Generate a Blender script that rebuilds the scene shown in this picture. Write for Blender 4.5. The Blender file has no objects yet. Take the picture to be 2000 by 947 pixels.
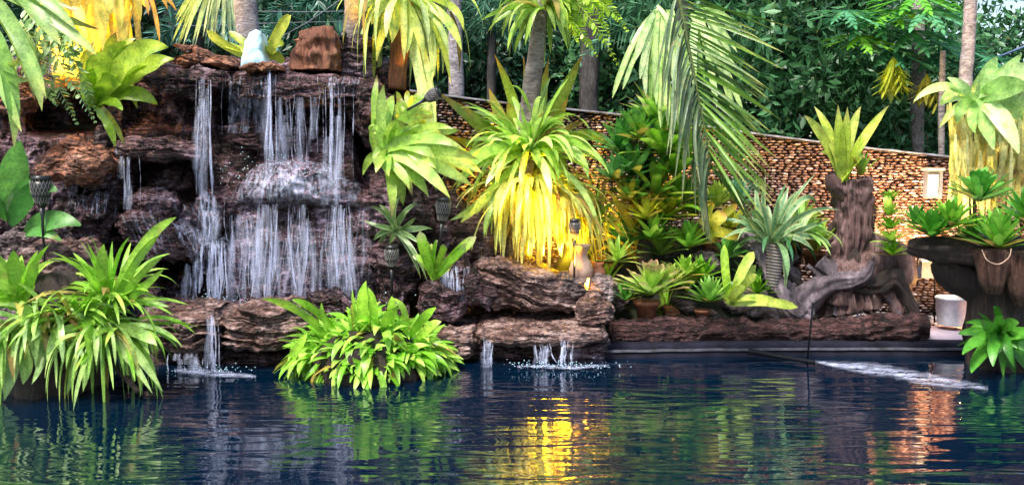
import bpy, math, random
import numpy as np
from mathutils import Vector, Matrix, noise

# ---------------------------------------------------------------- camera, light, exposure
sc = bpy.context.scene
COL = sc.collection
F = 1750.0                                     # focal length in pixels of the 2000 px wide photograph
CAM = Vector((0, 0, 1.1)); PITCH = math.radians(4.36)
cd = bpy.data.cameras.new('camera'); cam = bpy.data.objects.new('camera', cd); COL.objects.link(cam)
cam.location = CAM; cam.rotation_euler = (math.radians(90) - PITCH, 0, 0)
cd.sensor_width = 36; cd.lens = 36 * F / 2000; cd.clip_start = 0.05; cd.clip_end = 2000
sc.camera = cam
w = bpy.data.worlds.new('World'); sc.world = w; w.use_nodes = True
nt = w.node_tree
sky = nt.nodes.new('ShaderNodeTexSky'); sky.sky_type = 'NISHITA'; sky.sun_disc = False
SUN_EL, SUN_AZ = math.radians(58), math.radians(212)   # azimuth clockwise from +Y: behind the camera, a little to the left
sky.sun_elevation = SUN_EL; sky.sun_rotation = SUN_AZ
sky.air_density = 1.3; sky.dust_density = 2.0; sky.ozone_density = 1.0
bg = nt.nodes['Background']; bg.inputs['Strength'].default_value = 0.07
nt.links.new(sky.outputs[0], bg.inputs['Color'])
sd = bpy.data.lights.new('sun', 'SUN'); so = bpy.data.objects.new('sun', sd); COL.objects.link(so)
sd.energy = 1.7; sd.angle = math.radians(16); sd.color = (1.0, 0.95, 0.84)
dv = Vector((math.sin(SUN_AZ) * math.cos(SUN_EL), math.cos(SUN_AZ) * math.cos(SUN_EL), math.sin(SUN_EL)))
so.rotation_euler = dv.to_track_quat('Z', 'Y').to_euler(); so.location = dv * 30
sc.view_settings.view_transform = 'Standard'; sc.view_settings.look = 'None'
sc.view_settings.exposure = 1.9; sc.view_settings.gamma = 1.0; sc.view_settings.use_curve_mapping = False
sc.cycles.use_denoising = True; sc.cycles.max_bounces = 8; sc.cycles.transparent_max_bounces = 24
sc.cycles.caustics_reflective = False; sc.cycles.caustics_refractive = False
sc.cycles.sample_clamp_indirect = 6.0

cA, sA = math.cos(PITCH), math.sin(PITCH)
def P(px, py, Y):
    """the point at distance Y in front of the camera that the photograph shows at px, py"""
    u = (px - 1000) / F; v = (473.5 - py) / F
    d = Vector((u, cA + v * sA, -sA + v * cA))
    return CAM + d * (Y / d.y)
def S(Y): return Y / F                          # metres per photograph pixel at distance Y

# ---------------------------------------------------------------- materials
MAT = {}
def newmat(name):
    m = bpy.data.materials.new(name); m.use_nodes = True
    MAT[name] = m
    return m, m.node_tree, m.node_tree.nodes['Principled BSDF'], m.node_tree.nodes['Material Output']
def N(t, typ, **kw):
    n = t.nodes.new(typ)
    for k, v in kw.items():
        if k in n.inputs: n.inputs[k].default_value = v
        else: setattr(n, k, v)
    return n
def L(t, a, b): t.links.new(a, b)
def coords(t, scale=(1, 1, 1), rot=(0, 0, 0)):
    tc = N(t, 'ShaderNodeTexCoord'); mp = N(t, 'ShaderNodeMapping')
    mp.inputs['Scale'].default_value = scale; mp.inputs['Rotation'].default_value = rot
    L(t, tc.outputs['Object'], mp.inputs['Vector']); return mp.outputs[0]
def ramp(t, fac, stops):
    r = N(t, 'ShaderNodeValToRGB'); e = r.color_ramp.elements
    while len(e) > 1: e.remove(e[-1])
    e[0].position = stops[0][0]; e[0].color = tuple(stops[0][1]) + (1,)
    for p, c in stops[1:]:
        x = e.new(p); x.color = tuple(c) + (1,)
    L(t, fac, r.inputs[0]); return r.outputs[0]
def noisetex(t, vec, scale, detail=6, rough=.6, dist=0):
    n = N(t, 'ShaderNodeTexNoise'); n.inputs['Scale'].default_value = scale; n.inputs['Detail'].default_value = detail
    n.inputs['Roughness'].default_value = rough; n.inputs['Distortion'].default_value = dist
    L(t, vec, n.inputs['Vector']); return n.outputs[0]
def bump(t, h, b, strength=.5, dist=.01):
    n = N(t, 'ShaderNodeBump'); n.inputs['Strength'].default_value = strength; n.inputs['Distance'].default_value = dist
    L(t, h, n.inputs['Height']); L(t, n.outputs[0], b.inputs['Normal'])
def mixc(t, fac, a, b, mode='MIX'):
    n = N(t, 'ShaderNodeMix'); n.data_type = 'RGBA'; n.blend_type = mode
    for s, k in ((fac, 0), (a, 6), (b, 7)):
        if hasattr(s, 'links'): L(t, s, n.inputs[k])
        elif k == 0: n.inputs[0].default_value = s
        else: n.inputs[k].default_value = tuple(s) + (1,)
    return n.outputs[2]

def rockmat(name, stops, rough=(.25, .6), strata=1.0, scale=1.0, rot=(0, 0, 0), bstr=.7):
    m, t, b, o = newmat(name)
    v = coords(t)
    vs = coords(t, (5 * scale, 5 * scale, 26 * scale), rot)
    n1 = noisetex(t, v, 4 * scale, 8, .65, .3)
    n2 = noisetex(t, vs, 1.6, 8, .7, .5)
    a = N(t, 'ShaderNodeMath', operation='MULTIPLY_ADD'); L(t, n2, a.inputs[0]); a.inputs[1].default_value = strata; L(t, n1, a.inputs[2])
    d = N(t, 'ShaderNodeMath', operation='DIVIDE'); L(t, a.outputs[0], d.inputs[0]); d.inputs[1].default_value = 1 + strata
    c = ramp(t, d.outputs[0], stops)
    fine = noisetex(t, v, 38, 8, .75, .4)
    c = mixc(t, .85, c, ramp(t, fine, [(.36, (.16, .14, .16)), (.5, (.75, .72, .75)), (.62, (1.5, 1.45, 1.5))]), 'MULTIPLY')
    vo = N(t, 'ShaderNodeTexVoronoi', feature='DISTANCE_TO_EDGE'); wv_ = coords(t, (3.2 * scale, 3.2 * scale, 15 * scale), rot)
    ds = N(t, 'ShaderNodeTexNoise'); ds.inputs['Scale'].default_value = 1.7; ds.inputs['Detail'].default_value = 5; L(t, wv_, ds.inputs['Vector'])
    ad = N(t, 'ShaderNodeVectorMath', operation='MULTIPLY_ADD'); L(t, ds.outputs['Color'], ad.inputs[0]); ad.inputs[1].default_value = (1.6, 1.6, 1.6); L(t, wv_, ad.inputs[2])
    L(t, ad.outputs[0], vo.inputs['Vector']); vo.inputs['Scale'].default_value = 1.6
    ck = ramp(t, vo.outputs['Distance'], [(.0, (.06, .05, .05)), (.06, (.65, .62, .62)), (.16, (1, 1, 1))])
    c = mixc(t, 1.0, c, ck, 'MULTIPLY')
    L(t, c, b.inputs['Base Color'])
    r = N(t, 'ShaderNodeMapRange'); L(t, n1, r.inputs[0]); r.inputs[3].default_value = rough[0]; r.inputs[4].default_value = rough[1]
    r.inputs[1].default_value = .3; r.inputs[2].default_value = .7
    L(t, r.outputs[0], b.inputs['Roughness'])
    h = N(t, 'ShaderNodeMath', operation='MULTIPLY_ADD'); L(t, n2, h.inputs[0]); h.inputs[1].default_value = 2.0 * strata; L(t, fine, h.inputs[2])
    h2 = N(t, 'ShaderNodeMath', operation='MULTIPLY_ADD'); L(t, ck, h2.inputs[0]); h2.inputs[1].default_value = .9; L(t, h.outputs[0], h2.inputs[2])
    bump(t, h2.outputs[0], b, bstr, .024)
    return m
rockmat('wet_rock', [(.30, (.008, .005, .006)), (.44, (.05, .022, .022)), (.52, (.15, .08, .085)), (.60, (.34, .22, .27)), (.70, (.66, .54, .64))], (.08, .38))
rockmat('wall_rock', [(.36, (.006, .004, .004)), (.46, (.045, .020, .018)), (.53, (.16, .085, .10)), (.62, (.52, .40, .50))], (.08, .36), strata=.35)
rockmat('misty_rock', [(.32, (.03, .018, .025)), (.46, (.13, .08, .10)), (.56, (.34, .25, .33)), (.68, (.62, .52, .68))], (.1, .4), strata=.3)
rockmat('slab_rock', [(.30, (.010, .005, .004)), (.42, (.10, .045, .034)), (.50, (.28, .16, .13)), (.58, (.55, .39, .35)), (.68, (.80, .66, .64))], (.3, .7), strata=1.3)
rockmat('orange_rock', [(.28, (.04, .010, .004)), (.44, (.22, .07, .03)), (.55, (.45, .20, .12)), (.70, (.65, .42, .34))], (.3, .7), strata=.8)
rockmat('pale_rock', [(.30, (.10, .07, .065)), (.5, (.32, .25, .24)), (.68, (.62, .54, .54))], (.4, .8), strata=.2)
rockmat('stone_grey', [(.30, (.05, .035, .035)), (.5, (.17, .12, .12)), (.68, (.38, .30, .30))], (.4, .8), strata=.2)
rockmat('old_log', [(.28, (.012, .005, .005)), (.45, (.085, .03, .028)), (.56, (.20, .09, .085)), (.70, (.42, .25, .26))], (.4, .8), strata=1.2, rot=(0, math.radians(90), 0), bstr=1)

def woodmat(name, stops, scale=(40, 40, 3), rough=.6):
    m, t, b, o = newmat(name)
    v = coords(t, scale)
    n = noisetex(t, v, 1.0, 6, .65, .6); n2 = noisetex(t, coords(t), 6, 5, .6)
    a = N(t, 'ShaderNodeMath', operation='MULTIPLY_ADD'); L(t, n, a.inputs[0]); a.inputs[1].default_value = 1.0; L(t, n2, a.inputs[2])
    d = N(t, 'ShaderNodeMath', operation='MULTIPLY'); L(t, a.outputs[0], d.inputs[0]); d.inputs[1].default_value = .5
    g = noisetex(t, coords(t, tuple(q * 3.2 for q in scale)), 1.0, 8, .8, .4)
    L(t, mixc(t, .85, ramp(t, d.outputs[0], stops), ramp(t, g, [(.36, (.18, .15, .15)), (.5, (.8, .8, .8)), (.64, (1.6, 1.5, 1.5))]), 'MULTIPLY'), b.inputs['Base Color'])
    b.inputs['Roughness'].default_value = rough
    gg = N(t, 'ShaderNodeMath', operation='MULTIPLY_ADD'); L(t, g, gg.inputs[0]); gg.inputs[1].default_value = .8; L(t, n, gg.inputs[2])
    bump(t, gg.outputs[0], b, 1.0, .016)
    return m
woodmat('stump_wood', [(.32, (.025, .010, .012)), (.48, (.13, .065, .062)), (.58, (.28, .17, .165)), (.70, (.50, .38, .38))])
woodmat('red_wood', [(.32, (.05, .014, .007)), (.48, (.26, .09, .045)), (.60, (.42, .18, .10)), (.70, (.60, .34, .24))])
woodmat('grey_driftwood', [(.32, (.05, .035, .045)), (.50, (.17, .13, .155)), (.68, (.40, .33, .38))], (14, 14, 6), .4)
woodmat('dark_wood', [(.32, (.006, .004, .004)), (.5, (.03, .017, .014)), (.68, (.12, .07, .06))])
woodmat('palm_bark', [(.32, (.11, .085, .075)), (.5, (.27, .22, .20)), (.68, (.50, .45, .44))], (10, 10, 30))
woodmat('pale_bark', [(.32, (.16, .14, .15)), (.5, (.34, .30, .33)), (.68, (.62, .58, .62))], (8, 8, 24))
woodmat('fibre', [(.32, (.035, .016, .012)), (.5, (.15, .07, .05)), (.68, (.34, .19, .14))], (60, 60, 20), .9)
woodmat('forest_bark', [(.32, (.012, .010, .010)), (.5, (.05, .042, .04)), (.68, (.13, .12, .12))], (12, 12, 4))

def leafmat(name, rough=.32, trans=.35, tint=(1, 1, 1)):
    m, t, b, o = newmat(name)
    at = N(t, 'ShaderNodeAttribute', attribute_name='Col')
    n = noisetex(t, coords(t), 14, 4, .6)
    c = mixc(t, 1.0, at.outputs['Color'], ramp(t, n, [(.3, (.50, .62, .45)), (.5, (.95, .95, .95)), (.7, (1.3, 1.2, 1.1))]), 'MULTIPLY')
    n5 = noisetex(t, coords(t), 70, 5, .7, .5)
    c = mixc(t, 1.0, c, ramp(t, n5, [(.33, (.62, .68, .6)), (.5, (1, 1, 1)), (.66, (1.22, 1.2, 1.1))]), 'MULTIPLY')
    n6 = noisetex(t, coords(t), 9, 3, .6)
    c = mixc(t, ramp(t, n6, [(.64, (0, 0, 0)), (.72, (.55, .55, .55))]), c, (.42, .34, .08))
    bump(t, n5, b, .35, .004)
    L(t, c, b.inputs['Base Color']); b.inputs['Roughness'].default_value = rough
    b.inputs['Specular IOR Level'].default_value = .5
    tr = N(t, 'ShaderNodeBsdfTranslucent'); L(t, c, tr.inputs['Color'])
    mx = N(t, 'ShaderNodeMixShader'); mx.inputs[0].default_value = trans
    L(t, b.outputs[0], mx.inputs[1]); L(t, tr.outputs[0], mx.inputs[2]); L(t, mx.outputs[0], o.inputs['Surface'])
    return m
leafmat('leaf'); leafmat('forest_leaf', .4, .2)

def plain(name, col, rough=.5, metal=0, nscale=30, var=.25, bstr=.2):
    m, t, b, o = newmat(name)
    n = noisetex(t, coords(t), nscale, 6, .65)
    L(t, mixc(t, 1.0, col, ramp(t, n, [(.3, (1 - var,) * 3), (.7, (1 + var,) * 3)]), 'MULTIPLY'), b.inputs['Base Color'])
    b.inputs['Roughness'].default_value = rough; b.inputs['Metallic'].default_value = metal
    bump(t, n, b, bstr, .004); return m
plain('black_plastic', (.012, .012, .015), .35)
plain('black_rubber', (.004, .005, .008), .6)
plain('lamp_glass', (.30, .27, .26), .25)
plain('terracotta', (.24, .085, .04), .8, var=.7, nscale=18, bstr=.5)
plain('clay', (.42, .27, .20), .75, var=.4, nscale=14, bstr=.5)
plain('zinc', (.50, .52, .56), .45, .5, var=.2)
plain('rib_grey', (.22, .18, .18), .6)
plain('white_panel', (.09, .11, .17), .5)
plain('concrete', (.30, .29, .30), .8, var=.35, nscale=12, bstr=.6)
plain('concrete_dark', (.05, .05, .07), .9, var=.8, nscale=16, bstr=.8)
plain('coping_stone', (.20, .19, .22), .85, var=.7, nscale=14, bstr=.8)
plain('kerb_concrete', (.012, .012, .022), .95, var=.6, nscale=9, bstr=.8)
plain('paving', (.42, .33, .40), .6, var=.2, nscale=8)
plain('soil', (.022, .014, .012), .9, var=.6, nscale=20, bstr=1)
plain('moss_ground', (.012, .016, .008), .9, var=.6, nscale=10, bstr=1)
plain('mortar', (.045, .028, .022), .9)
plain('cable_blue', (.10, .16, .30), .4)
plain('cable_grey', (.16, .17, .20), .5)
plain('pond_floor', (.004, .012, .03), .6)
MAT['black_rubber'].node_tree.nodes['Principled BSDF'].inputs['Specular IOR Level'].default_value = .12
MAT['kerb_concrete'].node_tree.nodes['Principled BSDF'].inputs['Specular IOR Level'].default_value = .15
m, t, b, o = newmat('pebble')
at = N(t, 'ShaderNodeAttribute', attribute_name='Col'); n = noisetex(t, coords(t), 50, 4, .6)
L(t, mixc(t, 1.0, at.outputs['Color'], ramp(t, n, [(.3, (.6, .6, .6)), (.7, (1.3, 1.3, 1.3))]), 'MULTIPLY'), b.inputs['Base Color'])
b.inputs['Roughness'].default_value = .22
# pond water: deep blue body, mirror surface with ripples
m, t, b, o = newmat('pond_water')
b.inputs['Base Color'].default_value = (.0003, .008, .023, 1); b.inputs['Roughness'].default_value = .01; b.inputs['IOR'].default_value = 2.3
r1 = noisetex(t, coords(t, (1.1, 5.5, 1)), 2.0, 1.2, .4, .8)
r2 = noisetex(t, coords(t, (6, 30, 1), (0, 0, .06)), 1.5, 2, .5, .3)
r3 = noisetex(t, coords(t, (.8, 2.2, 1)), 1.2, 2, .5)
mm = N(t, 'ShaderNodeMath', operation='MULTIPLY'); L(t, r2, mm.inputs[0]); mm.inputs[1].default_value = .05
a = N(t, 'ShaderNodeMath', operation='ADD'); L(t, r1, a.inputs[0]); L(t, mm.outputs[0], a.inputs[1])
a2 = N(t, 'ShaderNodeMath', operation='ADD'); L(t, a.outputs[0], a2.inputs[0]); L(t, r3, a2.inputs[1])
bump(t, a2.outputs[0], b, .6, .0085)
def watermat(name, lo, hi, amax, scale=(70, 70, 3.0), mask=True):
    m, t, b, o = newmat(name)
    b.inputs['Base Color'].default_value = (.66, .70, .95, 1); b.inputs['Roughness'].default_value = .4
    n = noisetex(t, coords(t, scale), 1.0, 4, .65, .3)
    r = N(t, 'ShaderNodeMapRange'); L(t, n, r.inputs[0]); r.inputs[1].default_value = lo; r.inputs[2].default_value = hi; r.inputs[4].default_value = amax
    tp = N(t, 'ShaderNodeBsdfTransparent'); mx = N(t, 'ShaderNodeMixShader')
    mk = N(t, 'ShaderNodeMath', operation='MULTIPLY'); L(t, r.outputs[0], mk.inputs[0]); mk.inputs[1].default_value = 1
    if mask:                                     # water thins out towards the edge of each sheet (its own thickness)
        at = N(t, 'ShaderNodeAttribute', attribute_name='Col'); L(t, at.outputs['Fac'], mk.inputs[1])
    L(t, mk.outputs[0], mx.inputs[0]); L(t, tp.outputs[0], mx.inputs[1]); L(t, b.outputs[0], mx.inputs[2]); L(t, mx.outputs[0], o.inputs['Surface'])
watermat('falling_water', .30, .78, .58, (45, 45, 2.5))
watermat('water_veil', .32, .76, .44, (30, 30, 1.5))
watermat('water_film', .44, .72, .42, (36, 30, 7), False)
watermat('foam', .38, .68, .80, (7, 16, 7))
m, t, b, o = newmat('spring_water')
b.inputs['Base Color'].default_value = (.55, .80, .92, 1); b.inputs['Roughness'].default_value = .2
bump(t, noisetex(t, coords(t, (30, 30, 8)), 1, 4), b, .5, .01)
m, t, b, o = newmat('lamp_lit')
e = N(t, 'ShaderNodeEmission'); e.inputs['Color'].default_value = (1, .50, .12, 1); e.inputs['Strength'].default_value = 9
L(t, e.outputs[0], o.inputs['Surface'])

# ---------------------------------------------------------------- object helpers
def thing(name, label, cat, loc=(0, 0, 0), group=None):
    o = bpy.data.objects.new(name, None); COL.objects.link(o); o.location = loc; o.empty_display_size = .1
    o['label'] = label; o['category'] = cat
    if group: o['group'] = group
    return o
def tag(o, label=None, cat=None, group=None, kind=None):
    for k, v in (('label', label), ('category', cat), ('group', group), ('kind', kind)):
        if v: o[k] = v
    return o
def mkobj(name, verts, faces, mat, parent=None, loc=None, cols=None, smooth=True):
    """verts in world space; the object's origin goes to its thing's base"""
    v = np.asarray(verts, dtype=np.float32).reshape(-1, 3)
    if parent is not None:
        base = Vector((0, 0, 0)); q = parent
        while q is not None: base = base + q.location; q = q.parent
        own = Vector((0, 0, 0))
    else:
        base = Vector(loc) if loc is not None else Vector((float(v[:, 0].mean()), float(v[:, 1].mean()), float(v[:, 2].min())))
        own = base
    v = v - np.array(base, dtype=np.float32)
    me = bpy.data.meshes.new(name)
    if isinstance(faces, np.ndarray):
        nf, k = faces.shape
        me.vertices.add(len(v)); me.vertices.foreach_set('co', v.ravel())
        me.loops.add(nf * k); me.loops.foreach_set('vertex_index', faces.ravel().astype(np.int32))
        me.polygons.add(nf); me.polygons.foreach_set('loop_start', np.arange(0, nf * k, k, dtype=np.int32))
        me.update(calc_edges=True)
    else:
        me.from_pydata(v.tolist(), [], faces)
    if smooth: me.polygons.foreach_set('use_smooth', np.ones(len(me.polygons), dtype=bool))
    if cols is not None:
        ca = me.color_attributes.new('Col', 'FLOAT_COLOR', 'POINT')
        c = np.ones((len(v), 4), dtype=np.float32); c[:, :3] = np.asarray(cols, dtype=np.float32)
        ca.data.foreach_set('color', c.ravel())
    me.materials.append(MAT[mat]); me.update()
    o = bpy.data.objects.new(name, me); COL.objects.link(o)
    if parent is not None: o.parent = parent
    o.location = own
    return o
class MB:
    def __init__(s): s.v = []; s.f = []; s.c = []
    def build(s, name, mat, parent=None, loc=None, smooth=True):
        return mkobj(name, [tuple(x) for x in s.v], s.f, mat, parent, loc, s.c if s.c else None, smooth)
    def ring_tube(s, pts, radii, n=10, nz=0, nfreq=8, groove=0, flat=1.0, seed=0, cap=True, twist=0, fx=None):
        b0 = len(s.v); m = len(pts); pts = [Vector(p) for p in pts]
        ref = Vector((0, 1, 0))
        for i, p in enumerate(pts):
            t = (pts[min(i + 1, m - 1)] - pts[max(i - 1, 0)]).normalized()
            side = t.cross(ref)
            if side.length < .05: side = t.cross(Vector((1, 0, 0)))
            side.normalize(); up = side.cross(t)
            for k in range(n):
                a = 2 * math.pi * k / n + twist * i
                r = radii[i]
                q = side * math.cos(a) + up * math.sin(a) * flat
                if groove: r *= 1 + groove * noise.noise(Vector((k * 0.9 + 3.1, i * .12, seed * 7.3)))
                w = p + q * r
                if nz: w = w + q.normalized() * noise.fractal(w * nfreq + Vector((seed * 3.7, 0, 0)), .8, 2.0, 4) * nz
                s.v.append(w)
        for i in range(m - 1):
            for k in range(n):
                a = b0 + i * n + k; b = b0 + i * n + (k + 1) % n
                s.f.append((a, b, b + n, a + n))
        if cap:
            s.f.append(tuple(b0 + k for k in range(n))[::-1]); s.f.append(tuple(b0 + (m - 1) * n + k for k in range(n)))
        return s
    def box(s, c, d, rz=0):
        b0 = len(s.v); c = Vector(c); R = Matrix.Rotation(rz, 3, 'Z')
        for x in (-1, 1):
            for y in (-1, 1):
                for z in (-1, 1): s.v.append(c + R @ Vector((x * d[0] / 2, y * d[1] / 2, z * d[2] / 2)))
        for q in ((0, 1, 3, 2), (4, 6, 7, 5), (0, 4, 5, 1), (2, 3, 7, 6), (0, 2, 6, 4), (1, 5, 7, 3)): s.f.append(tuple(b0 + i for i in q))
        return s
    def lathe(s, c, prof, n=24, tilt=None):
        b0 = len(s.v); c = Vector(c)
        for r, z in prof:
            for k in range(n):
                a = 2 * math.pi * k / n; v = Vector((r * math.cos(a), r * math.sin(a), z))
                if tilt: v = tilt @ v
                s.v.append(c + v)
        for i in range(len(prof) - 1):
            for k in range(n):
                a = b0 + i * n + k; b = b0 + i * n + (k + 1) % n; s.f.append((a, b, b + n, a + n))
        s.f.append(tuple(b0 + k for k in range(n))[::-1]); s.f.append(tuple(b0 + (len(prof) - 1) * n + k for k in range(n)))
        return s
    # a leaf blade that leaves p in direction d and bends under its weight
    def blade(s, p, d, ln, wd, droop=1.0, seg=9, col=(.1, .3, .03), tip=None, prof='strap', wav=0.0, fold=.18, roll=0, rng=None, edge=None):
        p = Vector(p); d = Vector(d).normalized(); tip = tip or col
        h = Vector((d.x, d.y, 0))
        if h.length < 1e-3: h = Vector((1, 0, 0))
        side = h.normalized().cross(Vector((0, 0, 1)))
        side = Matrix.Rotation(roll, 3, d) @ side
        b0 = len(s.v); st = ln / seg; ph = (rng.random() if rng else .3) * 6.28
        for i in range(seg + 1):
            t = i / seg
            ww = width(prof, t) * wd / 2
            nrm = side.cross(d).normalized()
            dx = side * ww
            o1 = nrm * (wav * wd * math.sin(ph + t * 17)); o2 = nrm * (wav * wd * math.sin(ph + 2 + t * 19))
            s.v += [p - dx + nrm * fold * ww + o1, p, p + dx + nrm * fold * ww + o2]
            k = max(0.0, (t - .7) / .3); cc = [col[j] * (1 - k) + tip[j] * k for j in range(3)]
            ce = edge if edge else cc
            s.c += [ce, [min(1, q * 1.22) for q in cc], ce]
            if i < seg:
                a = b0 + 3 * i
                s.f += [(a, a + 1, a + 4, a + 3), (a + 1, a + 2, a + 5, a + 4)]
            p = p + d * st
            d = (d + Vector((0, 0, -1)) * droop * st * 4 * (0.3 + t)).normalized()
    # a leaf blade along a quadratic curve through photograph positions
    def leafto(s, a, c, b, wpx, Y0, Y1, seg=12, col=(.1, .3, .03), tip=None, prof='strap', wav=.03, fold=.2, rng=None, tw=0.0, edge=None):
        p0 = P(*a, Y0); p1 = P(*b, Y1); pc = P(*c, (Y0 + Y1) / 2 - .06)
        tip = tip or col; b0 = len(s.v); wd = wpx * S((Y0 + Y1) / 2); ph = (rng.random() if rng else .3) * 6.28
        for i in range(seg + 1):
            t = i / seg
            p = p0 * (1 - t) ** 2 + pc * 2 * t * (1 - t) + p1 * t * t
            d = ((pc - p0) * (1 - t) + (p1 - pc) * t)
            if d.length < 1e-6: d = Vector((0, 0, -1))
            d.normalize()
            view = (CAM - p).normalized(); side = d.cross(view).normalized()
            side = Matrix.Rotation(tw + .5 * math.sin(ph + t * 2), 3, d) @ side
            nrm = side.cross(d).normalized(); ww = width(prof, t) * wd / 2
            o1 = nrm * (wav * wd * math.sin(ph + t * 15)); o2 = nrm * (wav * wd * math.sin(ph + 2 + t * 18))
            s.v += [p - side * ww + nrm * fold * ww + o1, p, p + side * ww + nrm * fold * ww + o2]
            k = max(0.0, (t - .75) / .25); cc = [col[j] * (1 - k) + tip[j] * k for j in range(3)]
            ce = edge if edge else cc
            s.c += [ce, [min(1, q_ * 1.22) for q_ in cc], ce]
            if i < seg:
                q = b0 + 3 * i
                s.f += [(q, q + 1, q + 4, q + 3), (q + 1, q + 2, q + 5, q + 4)]
def width(prof, t):
    if prof == 'strap': return (0.45 + 0.55 * min(1, t * 4)) * (1 if t < .6 else max(.02, 1 - ((t - .6) / .4) ** 2.2))
    if prof == 'brom': return (1.0 - .15 * t) * (1 if t < .55 else max(.02, 1 - ((t - .55) / .45) ** 1.8))
    if prof == 'oval': return max(.03, math.sin(math.pi * min(1, (t * .93 + .05))) ** .8)
    if prof == 'blunt': return (0.5 + 0.5 * min(1, t * 3)) * (1 if t < .85 else max(.1, 1 - ((t - .85) / .15) ** 2))
    return max(.02, (1 - t) ** .8)
def mixcol(rng, a, b, v=.18):
    k = rng.random(); f = 1 + rng.uniform(-v, v)
    return [max(.002, (a[i] * (1 - k) + b[i] * k) * f) for i in range(3)]

# ---------------------------------------------------------------- rocks
def smoothn(x): return x * x * (3 - 2 * x)
def hash1(i, seed): 
    x = math.sin(i * 127.1 + seed * 311.7) * 43758.5453; return x - math.floor(x)
def band(s, seed):
    i = math.floor(s); f = s - i; k = smoothn(min(1, f / .13))
    return hash1(i - 1, seed) * (1 - k) + hash1(i, seed) * k - .5
def rockmesh(name, pts, Y, depth, mat, parent=None, loc=None, seed=1, box=.35, rough=.03, strata=.02, sfreq=30, tiltx=0, tilty=0, na=200, nb=110, freq=5, fine=.011, shear=0):
    """closed rock whose front outline runs through the photograph positions pts, front at distance Y, reaching back depth metres"""
    cx = sum(p[0] for p in pts) / len(pts); cy = sum(p[1] for p in pts) / len(pts)
    poly = [P(p[0], p[1], Y) for p in pts]; c = P(cx, cy, Y)
    pol = sorted([(math.atan2(q.z - c.z, q.x - c.x), math.hypot(q.x - c.x, q.z - c.z)) for q in poly])
    A = [p[0] for p in pol]; R = [p[1] for p in pol]
    A = [A[-1] - 2 * math.pi] + A + [A[0] + 2 * math.pi]; R = [R[-1]] + R + [R[0]]
    def cart(th):
        for i in range(len(A) - 1):
            if A[i] <= th <= A[i + 1]:
                x0, z0 = R[i] * math.cos(A[i]), R[i] * math.sin(A[i]); x1, z1 = R[i + 1] * math.cos(A[i + 1]), R[i + 1] * math.sin(A[i + 1])
                dx, dz = math.cos(th), math.sin(th); ex, ez = x1 - x0, z1 - z0
                den = dx * ez - dz * ex
                if abs(den) < 1e-9: return R[i]
                return abs((x0 * ez - z0 * ex) / den)
        return R[0]
    p = 2 / box; hd = depth / 2
    verts = []; 
    for j in range(nb + 1):
        al = -math.pi / 2 + math.pi * j / nb
        rr = (abs(math.cos(al)) ** p + abs(math.sin(al)) ** p) ** (-1 / p)
        rad = rr * math.cos(al); dy = rr * math.sin(al) * hd
        for i in range(na):
            th = -math.pi + 2 * math.pi * i / na
            r = cart(th) * max(rad, 1e-4)
            verts.append(Vector((c.x + r * math.cos(th), Y + hd + dy, c.z + r * math.sin(th) + shear * (dy + hd))))
    faces = []
    for j in range(nb):
        for i in range(na):
            a = j * na + i; b = j * na + (i + 1) % na; faces.append((a, b, b + na, a + na))
    me = bpy.data.meshes.new('t'); me.from_pydata(verts, [], faces); me.update()
    nr = [v.normal.copy() for v in me.vertices]; bpy.data.meshes.remove(me)
    out = []; sd = Vector((seed * 13.7, seed * 5.1, seed * 9.3))
    for v, n in zip(verts, nr):
        q = v * freq + sd
        big = noise.fractal(q, 1.0, 2.0, 4)
        s = (v.z + tiltx * v.x + tilty * v.y) * sfreq + 2.4 * noise.noise(v * 3 + sd) + 1.3 * noise.noise(v * 11 + sd)
        crag = (noise.ridged_multi_fractal(v * 7 + sd, .9, 2, 4, 1, 2) - 1.0) * rough * .35
        st = band(s, seed) + .5 * band(s * 2.3 + 7, seed)
        hn = Vector((n.x, n.y, n.z * .25))
        out.append(v + n * (rough * big + crag + fine * noise.fractal(v * 26, .8, 2, 3)) + hn * strata * 1.7 * st * (0.7 + .9 * noise.noise(v * 7 + sd)))
    return mkobj(name, [tuple(v) for v in out], np.array(faces, dtype=np.int32), mat, parent, loc)
def rk(name, label, pts, Y, depth, mat, cat='rock', group=None, **kw):
    o = rockmesh(name, pts, Y, depth, mat, **kw); tag(o, label, cat, group); return o
def blob(cx, cy, rx, ry, k=9, seed=0, jit=.15):
    r = random.Random(seed); return [(cx + rx * math.cos(a) * (1 + r.uniform(-jit, jit)), cy + ry * math.sin(a) * (1 + r.uniform(-jit, jit))) for a in [2 * math.pi * i / k for i in range(k)]]

# ================================================================ the setting
def sstep(a, b, x):
    t = min(1, max(0, (x - a) / (b - a))); return t * t * (3 - 2 * t)
def gh(x, y):
    """height of the ground"""
    shore = 5.50 if x > .5 else 5.25
    g = -0.45 + .49 * sstep(shore - .06, shore + .04, y)
    if y > shore:
        mound = sstep(5.78, 6.4, y) * .62 * sstep(.1, .5, x) * (1 - sstep(1.6, 2.0, x))
        hill = sstep(6.1, 6.5, y) * 1.42 * (1 - sstep(-.95, -.35, x)) * (1 - .25 * sstep(7.5, 12, y))
        g += mound + hill + .015 * noise.noise(Vector((x * 5, y * 5, 0)))
        g += sstep(9, 14, y) * .2
    if abs(x) > 9: g = max(g, g * (1 - sstep(9, 10, abs(x))) + .05 * sstep(9, 10, abs(x)))
    if y < -3: g = g * (1 - sstep(3, 4, -y)) + .05 * sstep(3, 4, -y)
    return g
xs = sorted(set([-900, -300, -100, -50, -25, -15] + [round(-10.5 + i * .12, 3) for i in range(176)] + [15, 25, 50, 100, 300, 900]))
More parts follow.
